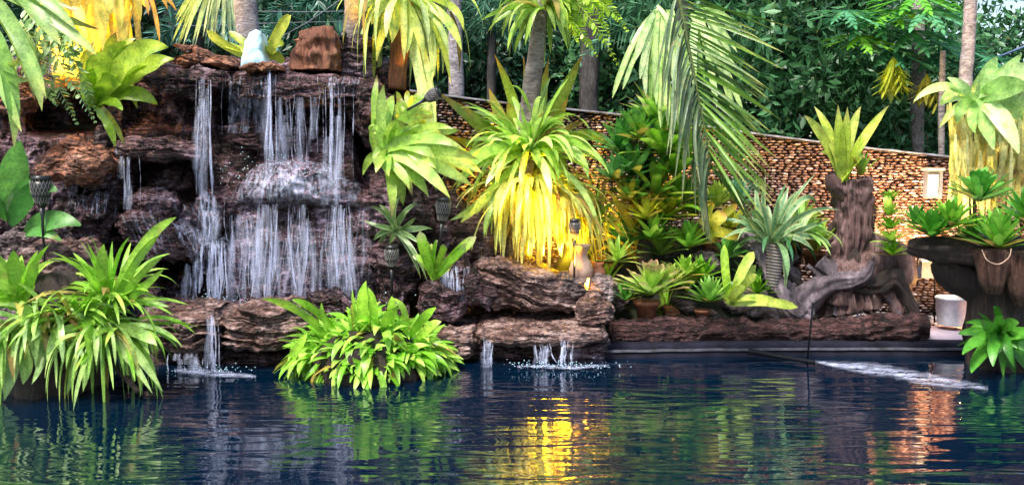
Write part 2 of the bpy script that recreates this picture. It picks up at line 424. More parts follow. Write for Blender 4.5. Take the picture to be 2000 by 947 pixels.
ys = sorted(set([-900, -300, -100, -30, -12, -6, -4, -3.5, -3, -1, 1, 3] + [round(4 + i * .07, 3) for i in range(75)] + [9.6, 10.5, 12, 14, 18, 25, 50, 100, 300, 900]))
gv = [(x, y, gh(x, y)) for y in ys for x in xs]
nx = len(xs); gf = np.array([(j * nx + i, j * nx + i + 1, (j + 1) * nx + i + 1, (j + 1) * nx + i) for j in range(len(ys) - 1) for i in range(nx - 1)], dtype=np.int32)
tag(mkobj('ground', gv, gf, 'moss_ground', None, (0, 0, 0)), kind='structure')
# pond water
WX = np.concatenate([np.linspace(-9.5, 9.5, 120)]); WY = np.linspace(-3.4, 5.62, 160)
wv = [(x, y, 0.004 * noise.noise(Vector((x * 1.2, y * 4, 0)))) for y in WY for x in WX]
wf = np.array([(j * 120 + i, j * 120 + i + 1, (j + 1) * 120 + i + 1, (j + 1) * 120 + i) for j in range(159) for i in range(119)], dtype=np.int32)
tag(mkobj('pond_water', wv, wf, 'pond_water', None, (0, 0, 0)), kind='structure')
def prism(mb, line, w, z0, z1):
    """a strip that follows line (x, y) with its front there, w wide going back"""
    b0 = len(mb.v)
    for i, (x, y) in enumerate(line):
        j = 0.006 * noise.noise(Vector((x * 9, 0, 3)))
        for (yy, zz) in ((y + j, z0), (y + j, z1 - .012), (y + .014 + j, z1), (y + w, z1), (y + w, z0)): mb.v.append(Vector((x, yy, zz + .004 * noise.noise(Vector((x * 7, yy * 9, zz)))))) 
        if i:
            a = b0 + (i - 1) * 5
            for k in range(4): mb.f.append((a + k, a + 5 + k, a + 6 + k, a + 1 + k))
kl = []
for i in range(90):
    px = 1185 + i * 11.5; t = i / 89; Y = 5.30 + .12 * t + .03 * math.sin(t * 5)
    kl.append(((px - 1000) / F * Y, Y))
k = MB(); prism(k, kl, .09, -.3, .035); tag(k.build('pond_kerb', 'kerb_concrete', None, (0, 0, 0)), kind='structure')
k = MB(); prism(k, [(x, y - .006) for x, y in kl], .03, .036, .046); tag(k.build('kerb_lip', 'concrete_dark', None, (0, 0, 0)), kind='structure')
k = MB(); prism(k, [(x, y + .091) for x, y in kl], .16, -.3, .06); tag(k.build('garden_edging', 'kerb_concrete', None, (0, 0, 0)), kind='structure')
k = MB(); prism(k, [(2.35 + i * .1, 5.60 + .01 * math.sin(i)) for i in range(40)], .42, -.2, .075); tag(k.build('path', 'paving', None, (0, 0, 0)), kind='structure')
# gravel
rg = random.Random(5)
ico = None
def icos(sub):
    import bmesh
    bm = bmesh.new(); bmesh.ops.create_icosphere(bm, subdivisions=sub, radius=1)
    v = np.array([x.co[:] for x in bm.verts], dtype=np.float32); f = np.array([[q.index for q in x.verts] for x in bm.faces], dtype=np.int32); bm.free(); return v, f
IV, IF = icos(2); IV1, IF1 = icos(1)
def pebbles(items, lod=False):
    """items: (centre, (rx, ry, rz), rz angle, tilt, colour)"""
    iv, iff = (IV1, IF1) if lod else (IV, IF)
    V = []; Fc = []; C = []
    for k, (c, r, az, ti, col) in enumerate(items):
        v = iv * np.array(r, dtype=np.float32)
        ca, sa = math.cos(az), math.sin(az); ct, st = math.cos(ti), math.sin(ti)
        Rt = np.array([[ct, 0, st], [0, 1, 0], [-st, 0, ct]]); Rz = np.array([[ca, -sa, 0], [sa, ca, 0], [0, 0, 1]])
        V.append(v @ (Rz @ Rt).T + np.array(c)); Fc.append(iff + k * len(iv)); C.append(np.tile(np.array(col), (len(iv), 1)))
    return np.concatenate(V), np.concatenate(Fc), np.concatenate(C)
it = []
for i in range(1500):
    x = rg.uniform(1.7, 3.5); y = rg.uniform(5.64 if x < 2.3 else 6.04, 6.5)
    it.append(((x, y, gh(x, y) + .012 + rg.uniform(0, .012)), (rg.uniform(.012, .026), rg.uniform(.012, .022), rg.uniform(.007, .012)), rg.uniform(0, 6), 0, mixcol(rg, (.45, .38, .40), (.16, .12, .13))))
for i in range(900):                                  # a heap of pebbles under the driftwood
    x = rg.uniform(1.98, 2.55); y = rg.uniform(5.8, 6.2); hh = .17 * max(0, 1 - abs(x - 2.28) / .30)
    it.append(((x, y, gh(x, y) + hh * rg.random() ** .3), (rg.uniform(.014, .026), rg.uniform(.012, .022), rg.uniform(.007, .012)), rg.uniform(0, 6), 0, mixcol(rg, (.50, .44, .45), (.22, .17, .18))))
v, f, c = pebbles(it, True); tag(mkobj('gravel', v, f, 'pebble', None, None, c), 'loose pale grey pebbles covering the ground behind the log', 'gravel', kind='stuff')

# ---------------------------------------------------------------- the pebble wall
wall_line = [(690, 6.5, 164), (820, 6.55, 178), (860, 6.6, 184), (1000, 6.8, 201), (1200, 6.95, 221), (1350, 7.0, 241), (1500, 6.98, 263), (1700, 6.85, 288), (1850, 6.72, 304), (1960, 6.65, 316), (2140, 6.5, 338)]
wp = []
for i in range(len(wall_line) - 1):
    a, b = wall_line[i], wall_line[i + 1]; A = P(a[0], a[2], a[1]); B = P(b[0], b[2], b[1])
    n = max(1, int((Vector((B.x, B.y)) - Vector((A.x, A.y))).length / .02))
    for k in range(n): wp.append(A.lerp(B, k / n))
wp.append(B)
wall = thing('pebble_wall', 'curved garden wall faced with rows of stacked brown pebbles', 'wall', (wp[0].x, wp[0].y, 0))
mb = MB()
for i, p in enumerate(wp[::4]):
    z = p.z - .02
    for (yy, zz) in ((p.y + .035, -.1), (p.y + .035, z), (p.y + .19, z), (p.y + .19, -.1)): mb.v.append(Vector((p.x, yy, zz)))
    if i:
        a = (i - 1) * 4
        for k in range(3): mb.f.append((a + k, a + 4 + k, a + 5 + k, a + 1 + k))
mb.build('mortar', 'mortar', wall, smooth=False)
mb = MB()
for i, p in enumerate(wp[::4]):
    z = p.z; j = .004 * noise.noise(Vector((p.x * 12, 0, 0)))
    for (yy, zz) in ((p.y - .02, z - .014), (p.y - .022, z - .004 + j), (p.y - .01, z + j), (p.y + .205, z + j), (p.y + .205, z - .021), (p.y - .02, z - .021)): mb.v.append(Vector((p.x, yy, zz)))
    if i:
        a = (i - 1) * 6
        for k in range(5): mb.f.append((a + k, a + 6 + k, a + 7 + k, a + 1 + k))
mb.build('coping', 'coping_stone', wall)
it = []; rp = random.Random(11); row = 0; z = .0
while z < 1.75:
    x = wp[0].x + rp.random() * .05
    while x < wp[-1].x:
        dz = .012 * noise.noise(Vector((x * 2.2, z * 3, 8))) + .006 * noise.noise(Vector((x * 9, z * 9, 2)))
        i = min(len(wp) - 1, int((x - wp[0].x) / (wp[-1].x - wp[0].x) * (len(wp) - 1)))
        while i < len(wp) - 1 and wp[i].x < x: i += 1
        while i > 0 and wp[i].x > x: i -= 1
        p = wp[i]; lw = rp.uniform(.034, .062)
        if z < p.z - .03 and (z > .3 or x > .7):
            col = mixcol(rp, (.10, .055, .045), (.27, .17, .145), .4) if rp.random() < .74 else mixcol(rp, (.03, .018, .02), (.60, .47, .48))
            it.append(((x, p.y + .02 + rp.uniform(-.014, .010), z + dz + rp.uniform(-.003, .003)), (lw * .49, .026, rp.uniform(.0078, .0105)), rp.uniform(-.25, .25), rp.uniform(-.12, .12), col))
        x += lw
    z += .0205
v, f, c = pebbles(it, len(it) > 9000); mkobj('pebble_facing', v, f, 'pebble', wall, None, c)
print('wall pebbles', len(it))

# ---------------------------------------------------------------- rock waterfall
WL = (-1.9, 5.9, 0)
fall = thing('rock_waterfall', 'tall rockwork of dark purple brown ledges with water running down it', 'waterfall', WL)
def back_depth(px, py):
    kp = [(100, 6.25), (140, 6.1), (180, 6.15), (240, 6.22), (300, 6.1), (330, 5.95), (370, 5.82), (395, 5.74), (405, 5.80), (450, 5.78), (590, 5.80), (615, 5.62), (700, 5.5)]
    kq = [(100, 6.25), (160, 6.1), (260, 6.05), (330, 5.98), (420, 5.9), (500, 5.92), (600, 5.85), (700, 5.5)]
    def ip(k):
        for i in range(len(k) - 1):
            if py <= k[i + 1][0]:
                t = (py - k[i][0]) / (k[i + 1][0] - k[i][0]); return k[i][1] + (k[i + 1][1] - k[i][1]) * t
        return k[-1][1]
    c = sstep(395, 450, px)
    def hole(x0, x1, y0, y1, d, e=14): return d * sstep(x0 - e, x0 + e, px) * (1 - sstep(x1 - e, x1 + e, px)) * sstep(y0 - e * .5, y0 + e * .5, py) * (1 - sstep(y1 - e, y1 + e, py))
    hs = hole(212, 385, 305, 385, .40) + hole(320, 405, 505, 580, .30) + hole(700, 765, 235, 370, .35) + hole(440, 700, 205, 245, .22) + hole(60, 200, 180, 260, .45) + hole(240, 400, 455, 500, .25) + hole(250, 400, 190, 250, .15)
    return ip(kp) * c + ip(kq) * (1 - c) + hs
W0, W1, H0, H1, NXX, NYY = -140, 800, 112, 690, 450, 300
vs = []
for j in range(NYY + 1):
    for i in range(NXX + 1):
        px = W0 + (W1 - W0) * i / NXX; py = H0 + (H1 - H0) * j / NYY
        Y = back_depth(px, py)
        q = Vector((px / 95, py / 95, 1.5))
        Y -= .085 * noise.fractal(q * 1.1, .9, 2, 5) + .05 * (noise.ridged_multi_fractal(Vector((px / 60, py / 75, 4)), .9, 2, 4, 1, 2) - .9)
        Y -= .03 * band(py / 13 + 2 * noise.noise(Vector((px / 80, py / 60, 9))), 3) * (noise.noise(Vector((px / 70, py / 70, 20))) + .5)
        Y -= .018 * noise.fractal(Vector((px / 14, py / 30, 5)), .7, 2, 4)
        vs.append(P(px, py, Y))
fs = np.array([(j * (NXX + 1) + i, j * (NXX + 1) + i + 1, (j + 1) * (NXX + 1) + i + 1, (j + 1) * (NXX + 1) + i) for j in range(NYY) for i in range(NXX)][::1], dtype=np.int32)[:, ::-1]
bf_ = mkobj('back_face', [tuple(v) for v in vs], fs, 'wall_rock', fall)
HARD = []
def fr(name, pts, Y, depth, mat='wet_rock', **kw):
    o = rockmesh(name, pts, Y, depth, mat, parent=fall, **kw); HARD.append(o); return o
fr('top_ledge', [(425, 150), (440, 132), (520, 128), (600, 140), (700, 150), (745, 170), (750, 200), (690, 212), (600, 205), (520, 200), (450, 195)], 5.78, .75, seed=2, sfreq=50, strata=.045, box=.4, na=220)
fr('top_ledge', [(265, 150), (300, 130), (380, 126), (440, 134), (450, 160), (400, 185), (330, 180), (280, 172)], 5.86, .55, 'wall_rock', seed=3, sfreq=35, strata=.03, rough=.07)
fr('ledge', [(208, 280), (240, 266), (330, 268), (385, 285), (390, 310), (300, 316), (215, 305)], 5.72, .5, seed=4, sfreq=75, strata=.03, tiltx=.08, na=180)
fr('ledge', [(205, 290), (250, 300), (230, 400), (200, 430), (185, 350)], 5.86, .3, 'wall_rock', seed=5)
fr('ledge', [(420, 245), (470, 235), (560, 240), (620, 250), (610, 285), (540, 300), (450, 290)], 5.98, .4, seed=6, sfreq=60, strata=.035)
fr('boulder', [(432, 400), (445, 355), (490, 325), (560, 315), (630, 330), (690, 365), (712, 405), (640, 412), (560, 408), (490, 412)], 5.62, .6, 'misty_rock', seed=7, rough=.035, box=.75)
fr('boulder', [(375, 400), (392, 372), (420, 385), (440, 420), (435, 450), (400, 455), (380, 440)], 5.66, .4, seed=8, rough=.03)
fr('ledge', [(205, 440), (220, 415), (300, 420), (360, 455), (395, 475), (410, 500), (340, 520), (260, 500)], 5.6, .6, seed=9, tiltx=.35, sfreq=45, strata=.03, rough=.05)
fr('ledge', [(230, 395), (280, 375), (340, 395), (330, 420), (260, 425)], 5.74, .3, 'wall_rock', seed=10, rough=.06)
fr('side_buttress', [(690, 160), (735, 160), (760, 230), (735, 300), (700, 270), (690, 220)], 5.84, .5, seed=11, rough=.07)
fr('side_buttress', [(715, 340), (790, 350), (830, 430), (820, 590), (740, 620), (700, 520)], 5.72, .6, 'wall_rock', seed=12, rough=.09)
fr('side_buttress', [(100, 380), (200, 390), (215, 480), (190, 560), (90, 560), (80, 450)], 5.6, .6, 'wall_rock', seed=13, rough=.09)
fr('curtain_rock', [(470, 400), (700, 400), (722, 450), (730, 600), (560, 606), (440, 604), (440, 480)], 5.70, .3, 'misty_rock', seed=17, rough=.05, fine=.016, strata=.01, box=.5)
fr('basin_rim', [(270, 600), (420, 596), (600, 600), (700, 590), (700, 640), (500, 650), (280, 640)], 5.35, .6, 'wall_rock', seed=15, rough=.03)
# basin pool behind the rim
mb = MB(); a, b_, c_, d_ = Vector((-2.6, 5.32, .27)), Vector((-.95, 5.32, .27)), Vector((-.95, 5.95, .27)), Vector((-2.6, 5.95, .27))
mb.v += [a, b_, c_, d_]; mb.f.append((0, 1, 2, 3)); mb.build('basin_water', 'pond_water', fall)

# loose rocks and slabs, each a thing
G1 = 'rocks round the waterfall'
rk('layered_slab', 'rough layered pink brown slab at the pond edge under the tallest cascade', [(268, 612), (330, 600), (418, 602), (430, 640), (425, 690), (370, 700), (290, 692), (270, 650)], 5.02, .4, 'slab_rock', 'rock', G1, seed=21, sfreq=40, strata=.035, rough=.02)
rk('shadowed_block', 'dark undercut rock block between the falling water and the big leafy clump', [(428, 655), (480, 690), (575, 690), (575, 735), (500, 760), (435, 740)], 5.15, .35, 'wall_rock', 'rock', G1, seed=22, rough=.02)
rk('layered_slab', 'dark rugged layered slab just left of the leafy clump in the pond', [(430, 620), (470, 600), (560, 602), (590, 625), (585, 680), (500, 692), (432, 676)], 4.98, .45, 'slab_rock', 'rock', G1, seed=23, sfreq=50, strata=.045, rough=.02)
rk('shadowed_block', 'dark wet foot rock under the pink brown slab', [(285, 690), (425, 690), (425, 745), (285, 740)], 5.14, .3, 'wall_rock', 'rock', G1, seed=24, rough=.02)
rk('rock', 'small grey boulder in the basin at the foot of the curtain of water', [(580, 605), (590, 575), (640, 565), (670, 585), (690, 610), (640, 625)], 5.3, .3, 'wall_rock', 'rock', G1, seed=25, rough=.04)
rk('rock', 'orange brown boulder under the leaves beside the upper cascade', [(68, 320), (85, 280), (130, 262), (180, 285), (205, 320), (180, 355), (120, 360), (75, 345)], 5.55, .5, 'orange_rock', 'rock', G1, seed=26, rough=.06, tiltx=.3, sfreq=25)
rk('rock', 'purple wet rock beside the orange brown boulder', [(150, 280), (190, 245), (215, 290), (200, 370), (160, 380), (140, 340)], 5.7, .4, 'wall_rock', 'rock', G1, seed=27, rough=.05)
rk('rock', 'low grey brown rock behind the torch lamp on the bank', [(-30, 470), (20, 438), (60, 450), (75, 480), (60, 505), (-30, 515)], 5.15, .5, 'stone_grey', 'rock', G1, seed=28, rough=.05)
rk('rock', 'long flat layered rock under the torch lamp', [(-20, 520), (40, 478), (110, 480), (150, 510), (165, 560), (90, 600), (-20, 600)], 5.0, .5, 'slab_rock', 'rock', G1, seed=29, rough=.05, sfreq=25, tiltx=.2)
rk('rock', 'reddish rock half hidden behind the arching leaves', [(-20, 150), (30, 150), (50, 190), (20, 220), (-20, 215)], 5.4, .3, 'orange_rock', 'rock', G1, seed=30)
rk('rock', 'brown rock lying on top of the rockwork left of the gushing water', [(325, 112), (335, 85), (362, 88), (372, 108), (440, 108), (455, 130), (340, 132)], 5.9, .3, 'orange_rock', 'rock', G1, seed=31, rough=.03)
rk('rock', 'red brown flat stone under the gushing water', [(470, 132), (480, 122), (515, 118), (545, 128), (548, 136), (480, 140)], 5.72, .2, 'red_wood', 'rock', G1, seed=32, rough=.01)
rk('layered_boulder', 'big slanting finely layered brown boulder beside the small fall', [(908, 545), (925, 515), (980, 512), (1060, 535), (1130, 562), (1165, 585), (1140, 612), (1040, 614), (950, 606), (912, 580)], 5.5, .6, 'slab_rock', 'rock', G1, seed=33, tiltx=.35, sfreq=60, strata=.05, rough=.03, na=220)
rk('slab', 'broad flat slab with water running over its front lip', [(928, 655), (950, 645), (1060, 648), (1185, 646), (1194, 665), (1150, 684), (1050, 680), (945, 676), (930, 668)], 5.10, 1.0, 'slab_rock', 'rock', G1, seed=34, strata=.02, sfreq=45, rough=.015, box=.25, na=220)
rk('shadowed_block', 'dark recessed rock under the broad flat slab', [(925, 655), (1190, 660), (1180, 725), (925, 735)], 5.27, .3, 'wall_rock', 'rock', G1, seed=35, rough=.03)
rk('slab', 'pale pinkish slab between the leafy clump and the broad flat slab', [(830, 650), (925, 650), (932, 668), (930, 704), (850, 715), (826, 680)], 5.14, .95, 'slab_rock', 'rock', G1, seed=36, strata=.03, sfreq=30, rough=.02)
rk('rock', 'round craggy brown rock at the end of the log', [(1130, 625), (1138, 600), (1165, 582), (1192, 600), (1198, 630), (1165, 642)], 5.25, .25, 'slab_rock', 'rock', G1, seed=37, rough=.04)
rk('rock', 'purple and brown rock under the spiky plant at the small fall', [(808, 610), (815, 560), (850, 552), (900, 570), (915, 600), (890, 625), (830, 625)], 5.35, .4, 'wet_rock', 'rock', G1, seed=38, rough=.05)
rk('rock', 'dark purple wet rock left of the slanting layered boulder', [(905, 600), (900, 550), (925, 530), (965, 570), (960, 615)], 5.45, .3, 'wall_rock', 'rock', G1, seed=39, rough=.04)
rk('rock', 'smooth purple rock behind the second black torch head', [(800, 450), (815, 380), (880, 375), (920, 420), (915, 470), (860, 500), (815, 490)], 5.95, .4, 'wall_rock', 'rock', G1, seed=40, rough=.04)
rk('rock', 'brown rock in the shade under the big glowing plant', [(880, 480), (900, 430), (950, 415), (985, 450), (985, 510), (930, 520), (890, 515)], 5.85, .4, 'slab_rock', 'rock', G1, seed=41, rough=.06)
rk('rock', 'wet rock with water sliding down below the small spiky plant', [(840, 545), (860, 500), (910, 505), (925, 545), (890, 575)], 5.6, .3, 'wall_rock', 'rock', G1, seed=42, rough=.04)
rk('rock', 'grey brown rock at the end of the slanting boulder', [(1085, 560), (1105, 540), (1150, 545), (1165, 575), (1130, 590), (1095, 580)], 5.5, .3, 'stone_grey', 'rock', G1, seed=43, rough=.03)
rk('rock', 'speckled grey rock behind the craggy brown one', [(1145, 570), (1155, 545), (1195, 548), (1212, 572), (1195, 592), (1160, 590)], 5.55, .3, 'pale_rock', 'rock', G1, seed=44, rough=.03)
G2 = 'stones in the planting bed'
stones = [((1385, 520, 26, 24), 6.0, 'pale_rock', 'pale upright stone behind the front bromeliads'), ((1398, 490, 22, 24), 6.1, 'orange_rock', 'reddish stone above the pale upright stone'),
          ((1345, 590, 24, 22), 5.75, 'stone_grey', 'grey stone right of the terracotta pot'), ((1318, 615, 18, 12), 5.7, 'orange_rock', 'small brown stone at the foot of the terracotta pot'),
          ((1450, 590, 40, 24), 5.85, 'grey_driftwood', 'smooth mauve stone behind the log'), ((1210, 590, 22, 22), 5.8, 'stone_grey', 'dark stone left of the terracotta pot'),
          ((1300, 490, 30, 22), 6.2, 'stone_grey', 'grey stone among the stacked bromeliads'), ((1185, 520, 26, 20), 6.0, 'orange_rock', 'pink brown stone beside the clay jug'),
          ((1230, 560, 20, 16), 5.9, 'stone_grey', 'small stone behind the pot in the shade'), ((1395, 625, 20, 12), 5.7, 'stone_grey', 'low stone touching the top of the log'),
          ((1360, 455, 26, 20), 6.35, 'stone_grey', 'brown grey stone high in the planting bed'), ((1255, 500, 24, 20), 6.15, 'orange_rock', 'warm brown stone under the yellow straps'),
          ((1550, 500, 30, 44), 6.25, 'dark_wood', 'dark red brown stone under the striped plant')]
for i, ((cx, cy, rx, ry), Y, m_, lb) in enumerate(stones):
    rk('stone', lb, blob(cx, cy, rx, ry, 8, i), Y, .2, m_, 'stone', G2, seed=50 + i, rough=.03, na=60, nb=30, box=.6)

# ---------------------------------------------------------------- falling water
rw = random.Random(21)
def cascade(label, x0, x1, ytop, ybot, Ytop, Ybot, n, wpx=6, wob=3, spread=0, parts=True):
    """a fall of n separate threads of water between the photograph columns x0..x1"""
    mb = MB()
    for v_ in range(max(3, int((x1 - x0) / 7))):       # thin veils between the threads
        m = 22; q = 4; ph0 = rw.random() * 9; xa = rw.uniform(x0, x1); ww = rw.uniform(3, 17); ta = rw.uniform(0, .45) if rw.random() < .5 else 0; tb = rw.uniform(ta + .3, 1.0) if rw.random() < .4 else 1
        for i in range(m + 1):
            t = ta + (tb - ta) * i / m; yy = ytop + (ybot - ytop) * t; Y = Ytop + rw.uniform(.008, .012) + (Ybot - Ytop) * min(1, t * 1.2) - .02 * math.sin(min(1, t * 3) * 1.57)
            wl = ww * (.45 + .55 * t) * math.sin(math.pi * (.08 + .84 * i / m)) ** .4 * (1 + .3 * noise.noise(Vector((t * 9, ph0, 0))))
            for j in range(q + 1):
                u = j / q - .5; mb.c.append((1 - abs(u) * 2,) * 3); mb.v.append(P(xa + wl * u * 2 + wob * math.sin(ph0 + t * 4) * t * 2, yy, Y + .012 * noise.noise(Vector((u * 2 + ph0, t * 2, 0)))))
                if i and j: a = len(mb.v) - 1; mb.f.append((a - q - 2, a - q - 1, a, a - 1))
    nveil = len(mb.f); cl = [rw.uniform(x0, x1) for _ in range(max(2, int((x1 - x0) / 22)))]
    for k in range(int(n * .95)):
        xa = (rw.uniform(x0, x1) if rw.random() < .3 else min(x1, max(x0, rw.choice(cl) + rw.gauss(0, 7)))) if x1 - x0 > 60 else rw.gauss((x0 + x1) / 2, (x1 - x0) * .36); xb = xa + rw.gauss(0, .8) * spread
        ya = ytop + rw.uniform(-4, 10); yb = ya + (ybot - ya) * rw.uniform(.78, 1.03); m = 16
        pts = []; rad = []; ww = wpx * rw.choice((.14, .22, .35, .6, 1.1)); yb = ya + (yb - ya) * 1.0; ph = rw.random() * 6
        for i in range(m + 1):
            t = i / m; yy = ya + (yb - ya) * t
            Y = Ytop + (Ybot - Ytop) * min(1, t * 1.2) - .02 * math.sin(min(1, t * 3) * 1.57)
            pts.append(P(xa + (xb - xa) * t + wob * math.sin(ph + t * 5) * t, yy, Y))
            rad.append(ww * S(Y) * .5 * (.6 + .3 * math.sin(ph * 3 + t * 9) + .25 * t) * math.sin(math.pi * (.04 + .93 * t)) ** .5)
        mb.ring_tube(pts, rad, 6, flat=.35, nz=.003, nfreq=20, seed=k)
    mb.c += [(.85,) * 3] * (len(mb.v) - len(mb.c)); o = mb.build('water_cascade', 'falling_water'); o.data.materials.append(MAT['water_veil'])
    mi = np.zeros(len(o.data.polygons), dtype=np.int32); mi[:nveil] = 1; o.data.polygons.foreach_set('material_index', mi)
    return tag(o, label, 'cascade', 'cascades of the waterfall')
cascade('thin veils of water falling from the upper left corner of the rockwork', 383, 412, 150, 385, 5.82, 5.64, 9, 6, 3, 6)
cascade('short double trickle under the layered ledge', 230, 262, 305, 410, 5.70, 5.68, 5, 5, 2, 4)
cascade('longest white column of water dropping from the middle of the top lip', 518, 534, 136, 335, 5.74, 5.66, 10, 8, 2, 5)
cascade('loose fine threads beside the longest column', 545, 625, 190, 330, 5.74, 5.8, 10, 3, 4, 10)
cascade('twin strong strands near the right end of the top lip', 636, 672, 165, 400, 5.74, 5.62, 12, 7, 3, 5)
cascade('brown faint trickles over the left half of the top lip', 435, 510, 165, 260, 5.76, 5.95, 5, 2, 3, 6)
cascade('stream continuing down past the small wet boulder', 392, 425, 380, 480, 5.62, 5.58, 8, 6, 4, 8)
cascade('bright stream plunging into the basin', 405, 438, 470, 600, 5.56, 5.5, 12, 8, 3, 8)
cascade('wide curtain of threads falling off the rounded boulder', 500, 700, 400, 590, 5.60, 5.6, 34, 4.5, 6, 14)
cascade('faint veils left of the wide curtain', 445, 510, 420, 590, 5.66, 5.62, 7, 3, 4, 8)
cascade('single strong strand ending the twin strands in the curtain', 650, 668, 400, 560, 5.58, 5.56, 5, 7, 2, 4)
cascade('thin trickles in front of the red brown recess', 355, 385, 510, 595, 5.58, 5.55, 4, 3, 2, 4)
cascade('overflow between the two layered slabs', 400, 428, 615, 735, 4.98, 4.95, 10, 8, 3, 5)
cascade('small drips from the pink brown slab into the pond', 340, 400, 690, 735, 5.0, 4.96, 6, 4, 3, 5)
cascade('veil of water sliding from the slope to the upper small basin', 862, 915, 520, 605, 5.54, 5.44, 16, 5, 4, 12)
cascade('pair of trickles at the left end of the broad flat slab', 942, 962, 662, 718, 5.10, 5.06, 5, 5, 2, 3)
cascade('fan of small falls in the middle of the broad flat slab', 1040, 1085, 672, 716, 5.08, 5.02, 9, 5, 3, 8)
cascade('brightest small fall off the broad flat slab', 1095, 1120, 664, 716, 5.08, 5.02, 9, 6, 2, 6)
def film(label, pts, Y, depth, **kw):
    o = rockmesh('water_film', pts, Y, depth, 'water_film', fine=.002, strata=0, na=90, nb=50, **kw); tag(o, label, 'water film', 'films of water over the rocks')
film('thin sheet of spray over the rounded boulder below the long column', [(430, 402), (443, 352), (488, 321), (560, 311), (632, 326), (692, 362), (716, 405), (640, 416), (560, 412), (490, 416)], 5.60, .62, seed=7, rough=.035, box=.75)
film('thin sheet of water over the sloping dark ledge', [(330, 440), (380, 455), (430, 470), (440, 520), (400, 540), (350, 480)], 5.55, .3, seed=9, rough=.05, box=.6)
# water that clings to the rock: threads laid on the rock surface below the falls
from mathutils.bvhtree import BVHTree
HV = []; HF = []
for o in HARD + [bf_]:
    n0 = len(HV); off = Vector(WL); HV += [v.co + off for v in o.data.vertices]; HF += [tuple(i + n0 for i in p.vertices) for p in o.data.polygons]
tree_ = BVHTree.FromPolygons(HV, HF)
def cling(label, paths, wpx=3, lift=.007):
    mb = MB(); q = 4
    for path in paths:
        pts = []; m = 18; last = None; ww = wpx * rw.choice((.4, .7, 1, 1.8)); ph = rw.random() * 9
        for i in range(m + 1):
            t = i / m * (len(path) - 1); k = min(len(path) - 2, int(t)); u = t - k
            px = path[k][0] * (1 - u) + path[k + 1][0] * u + 2 * math.sin(ph + t * 5); py = path[k][1] * (1 - u) + path[k + 1][1] * u
            d = (P(px, py, 5) - CAM).normalized(); h = tree_.ray_cast(CAM, d)
            if h[0] is None: continue
            h = h[0] - d * lift
            if last is not None and h.y > last + .03: h = CAM + d * ((last + .03 - CAM.y) / d.y)
            last = h.y; pts.append((h, i / m))
        if len(pts) < 4: continue
        for i, (h, t) in enumerate(pts):
            w_ = ww * S(h.y) * math.sin(math.pi * (.06 + .9 * t)) ** .6
            for j in range(q + 1):
                mb.v.append(h + Vector(((j / q - .5) * 2 * w_, 0, 0))); mb.c.append((.75 * (1 - abs(j / q - .5) * 2) ,) * 3)
                if i and j: a = len(mb.v) - 1; mb.f.append((a - q - 2, a - q - 1, a, a - 1))
    return tag(mb.build('clinging_water', 'falling_water'), label, 'water film', 'films of water over the rocks')
fan = []
for k in range(55):
    x0 = rw.gauss(550, 34); x1 = min(700, max(440, 560 + (x0 - 550) * 1.8 + rw.gauss(0, 22))); fan.append([(x0, rw.uniform(322, 350)), ((x0 + x1) / 2, 365), (x1, rw.uniform(395, 412))])
cling('streaks of water fanning out over the rounded boulder', fan, 3.2)
cling('streaks running down the rock face behind the wide curtain', [[(x, rw.uniform(408, 450)), (x + rw.gauss(0, 6), 500), (x + rw.gauss(0, 10), rw.uniform(560, 598))] for x in [rw.uniform(440, 725) for _ in range(60)]], 2)
cling('streaks spreading over the small wet boulder on the left of the dome', [[(400 + rw.gauss(0, 6), 375), (405 + rw.gauss(0, 14), 410), (410 + rw.gauss(0, 22), 470)] for _ in range(26)], 2.6)
cling('thin rivulets on the ledge faces at the top of the rockwork', [[(x, 150), (x + rw.gauss(0, 3), 190)] for x in [rw.uniform(440, 735) for _ in range(40)]], 1.8)
cling('rivulets wandering down the rocks beside the orange brown boulder', [[(x, rw.uniform(250, 290)), (x + rw.gauss(-5, 8), 340), (x + rw.gauss(-5, 14), rw.uniform(390, 440))] for x in [rw.uniform(150, 230) for _ in range(22)]], 2.4)
cling('rivulets over the sloping dark ledge left of the bright stream', [[(x, rw.uniform(395, 430)), (x + 18, 450), (x + 40, rw.uniform(470, 520))] for x in [rw.uniform(230, 380) for _ in range(26)]], 2.2)
# foam where water meets the pond
def foam(label, pts, name='foam_patch', z=.012):
    mb = MB(); r = random.Random(len(label)); n = len(pts)
    # pts: (px, py, half width px) along the patch
    m = 60; b0 = 0
    for i in range(m + 1):
        t = i / m * (n - 1); k = min(n - 2, int(t)); u = t - k
        px = pts[k][0] * (1 - u) + pts[k + 1][0] * u; py = pts[k][1] * (1 - u) + pts[k + 1][1] * u; hw = pts[k][2] * (1 - u) + pts[k + 1][2] * u
        for j in range(9):
            yy = py + hw * (j / 4 - 1) * (1 + .3 * noise.noise(Vector((i * .4, j * .2, 0))))
            Y = (1.1 - z) / max(40, yy - 340) * F
            # solve on the water plane
            q = P(px, yy, 5); d = (q - CAM); mb.c.append((min(1, 1.5 * (1 - abs(j / 4 - 1)) * (.4 + .6 * min(1, i / 6, (m - i) / 14))),) * 3); s = (z + .012 * noise.noise(Vector((px / 9, yy / 4, 0))) * (1 - abs(j / 4 - 1)) - 1.1) / d.z; mb.v.append(CAM + d * s)
        if i:
            for j in range(8):
                a = (i - 1) * 9 + j; mb.f.append((a, a + 9, a + 10, a + 1))
    dv_ = len(mb.v)
    return tag(mb.build(name, 'foam'), label, 'foam', 'patches of foam on the pond')
foam('white streak of foam driven out by the black pipe', [(1585, 704, 2), (1640, 713, 9), (1710, 721, 15), (1780, 734, 15), (1850, 746, 11), (1930, 757, 6)])
foam('foam under the overflow between the layered slabs', [(340, 722, 4), (400, 728, 9), (440, 730, 8), (500, 735, 4)])
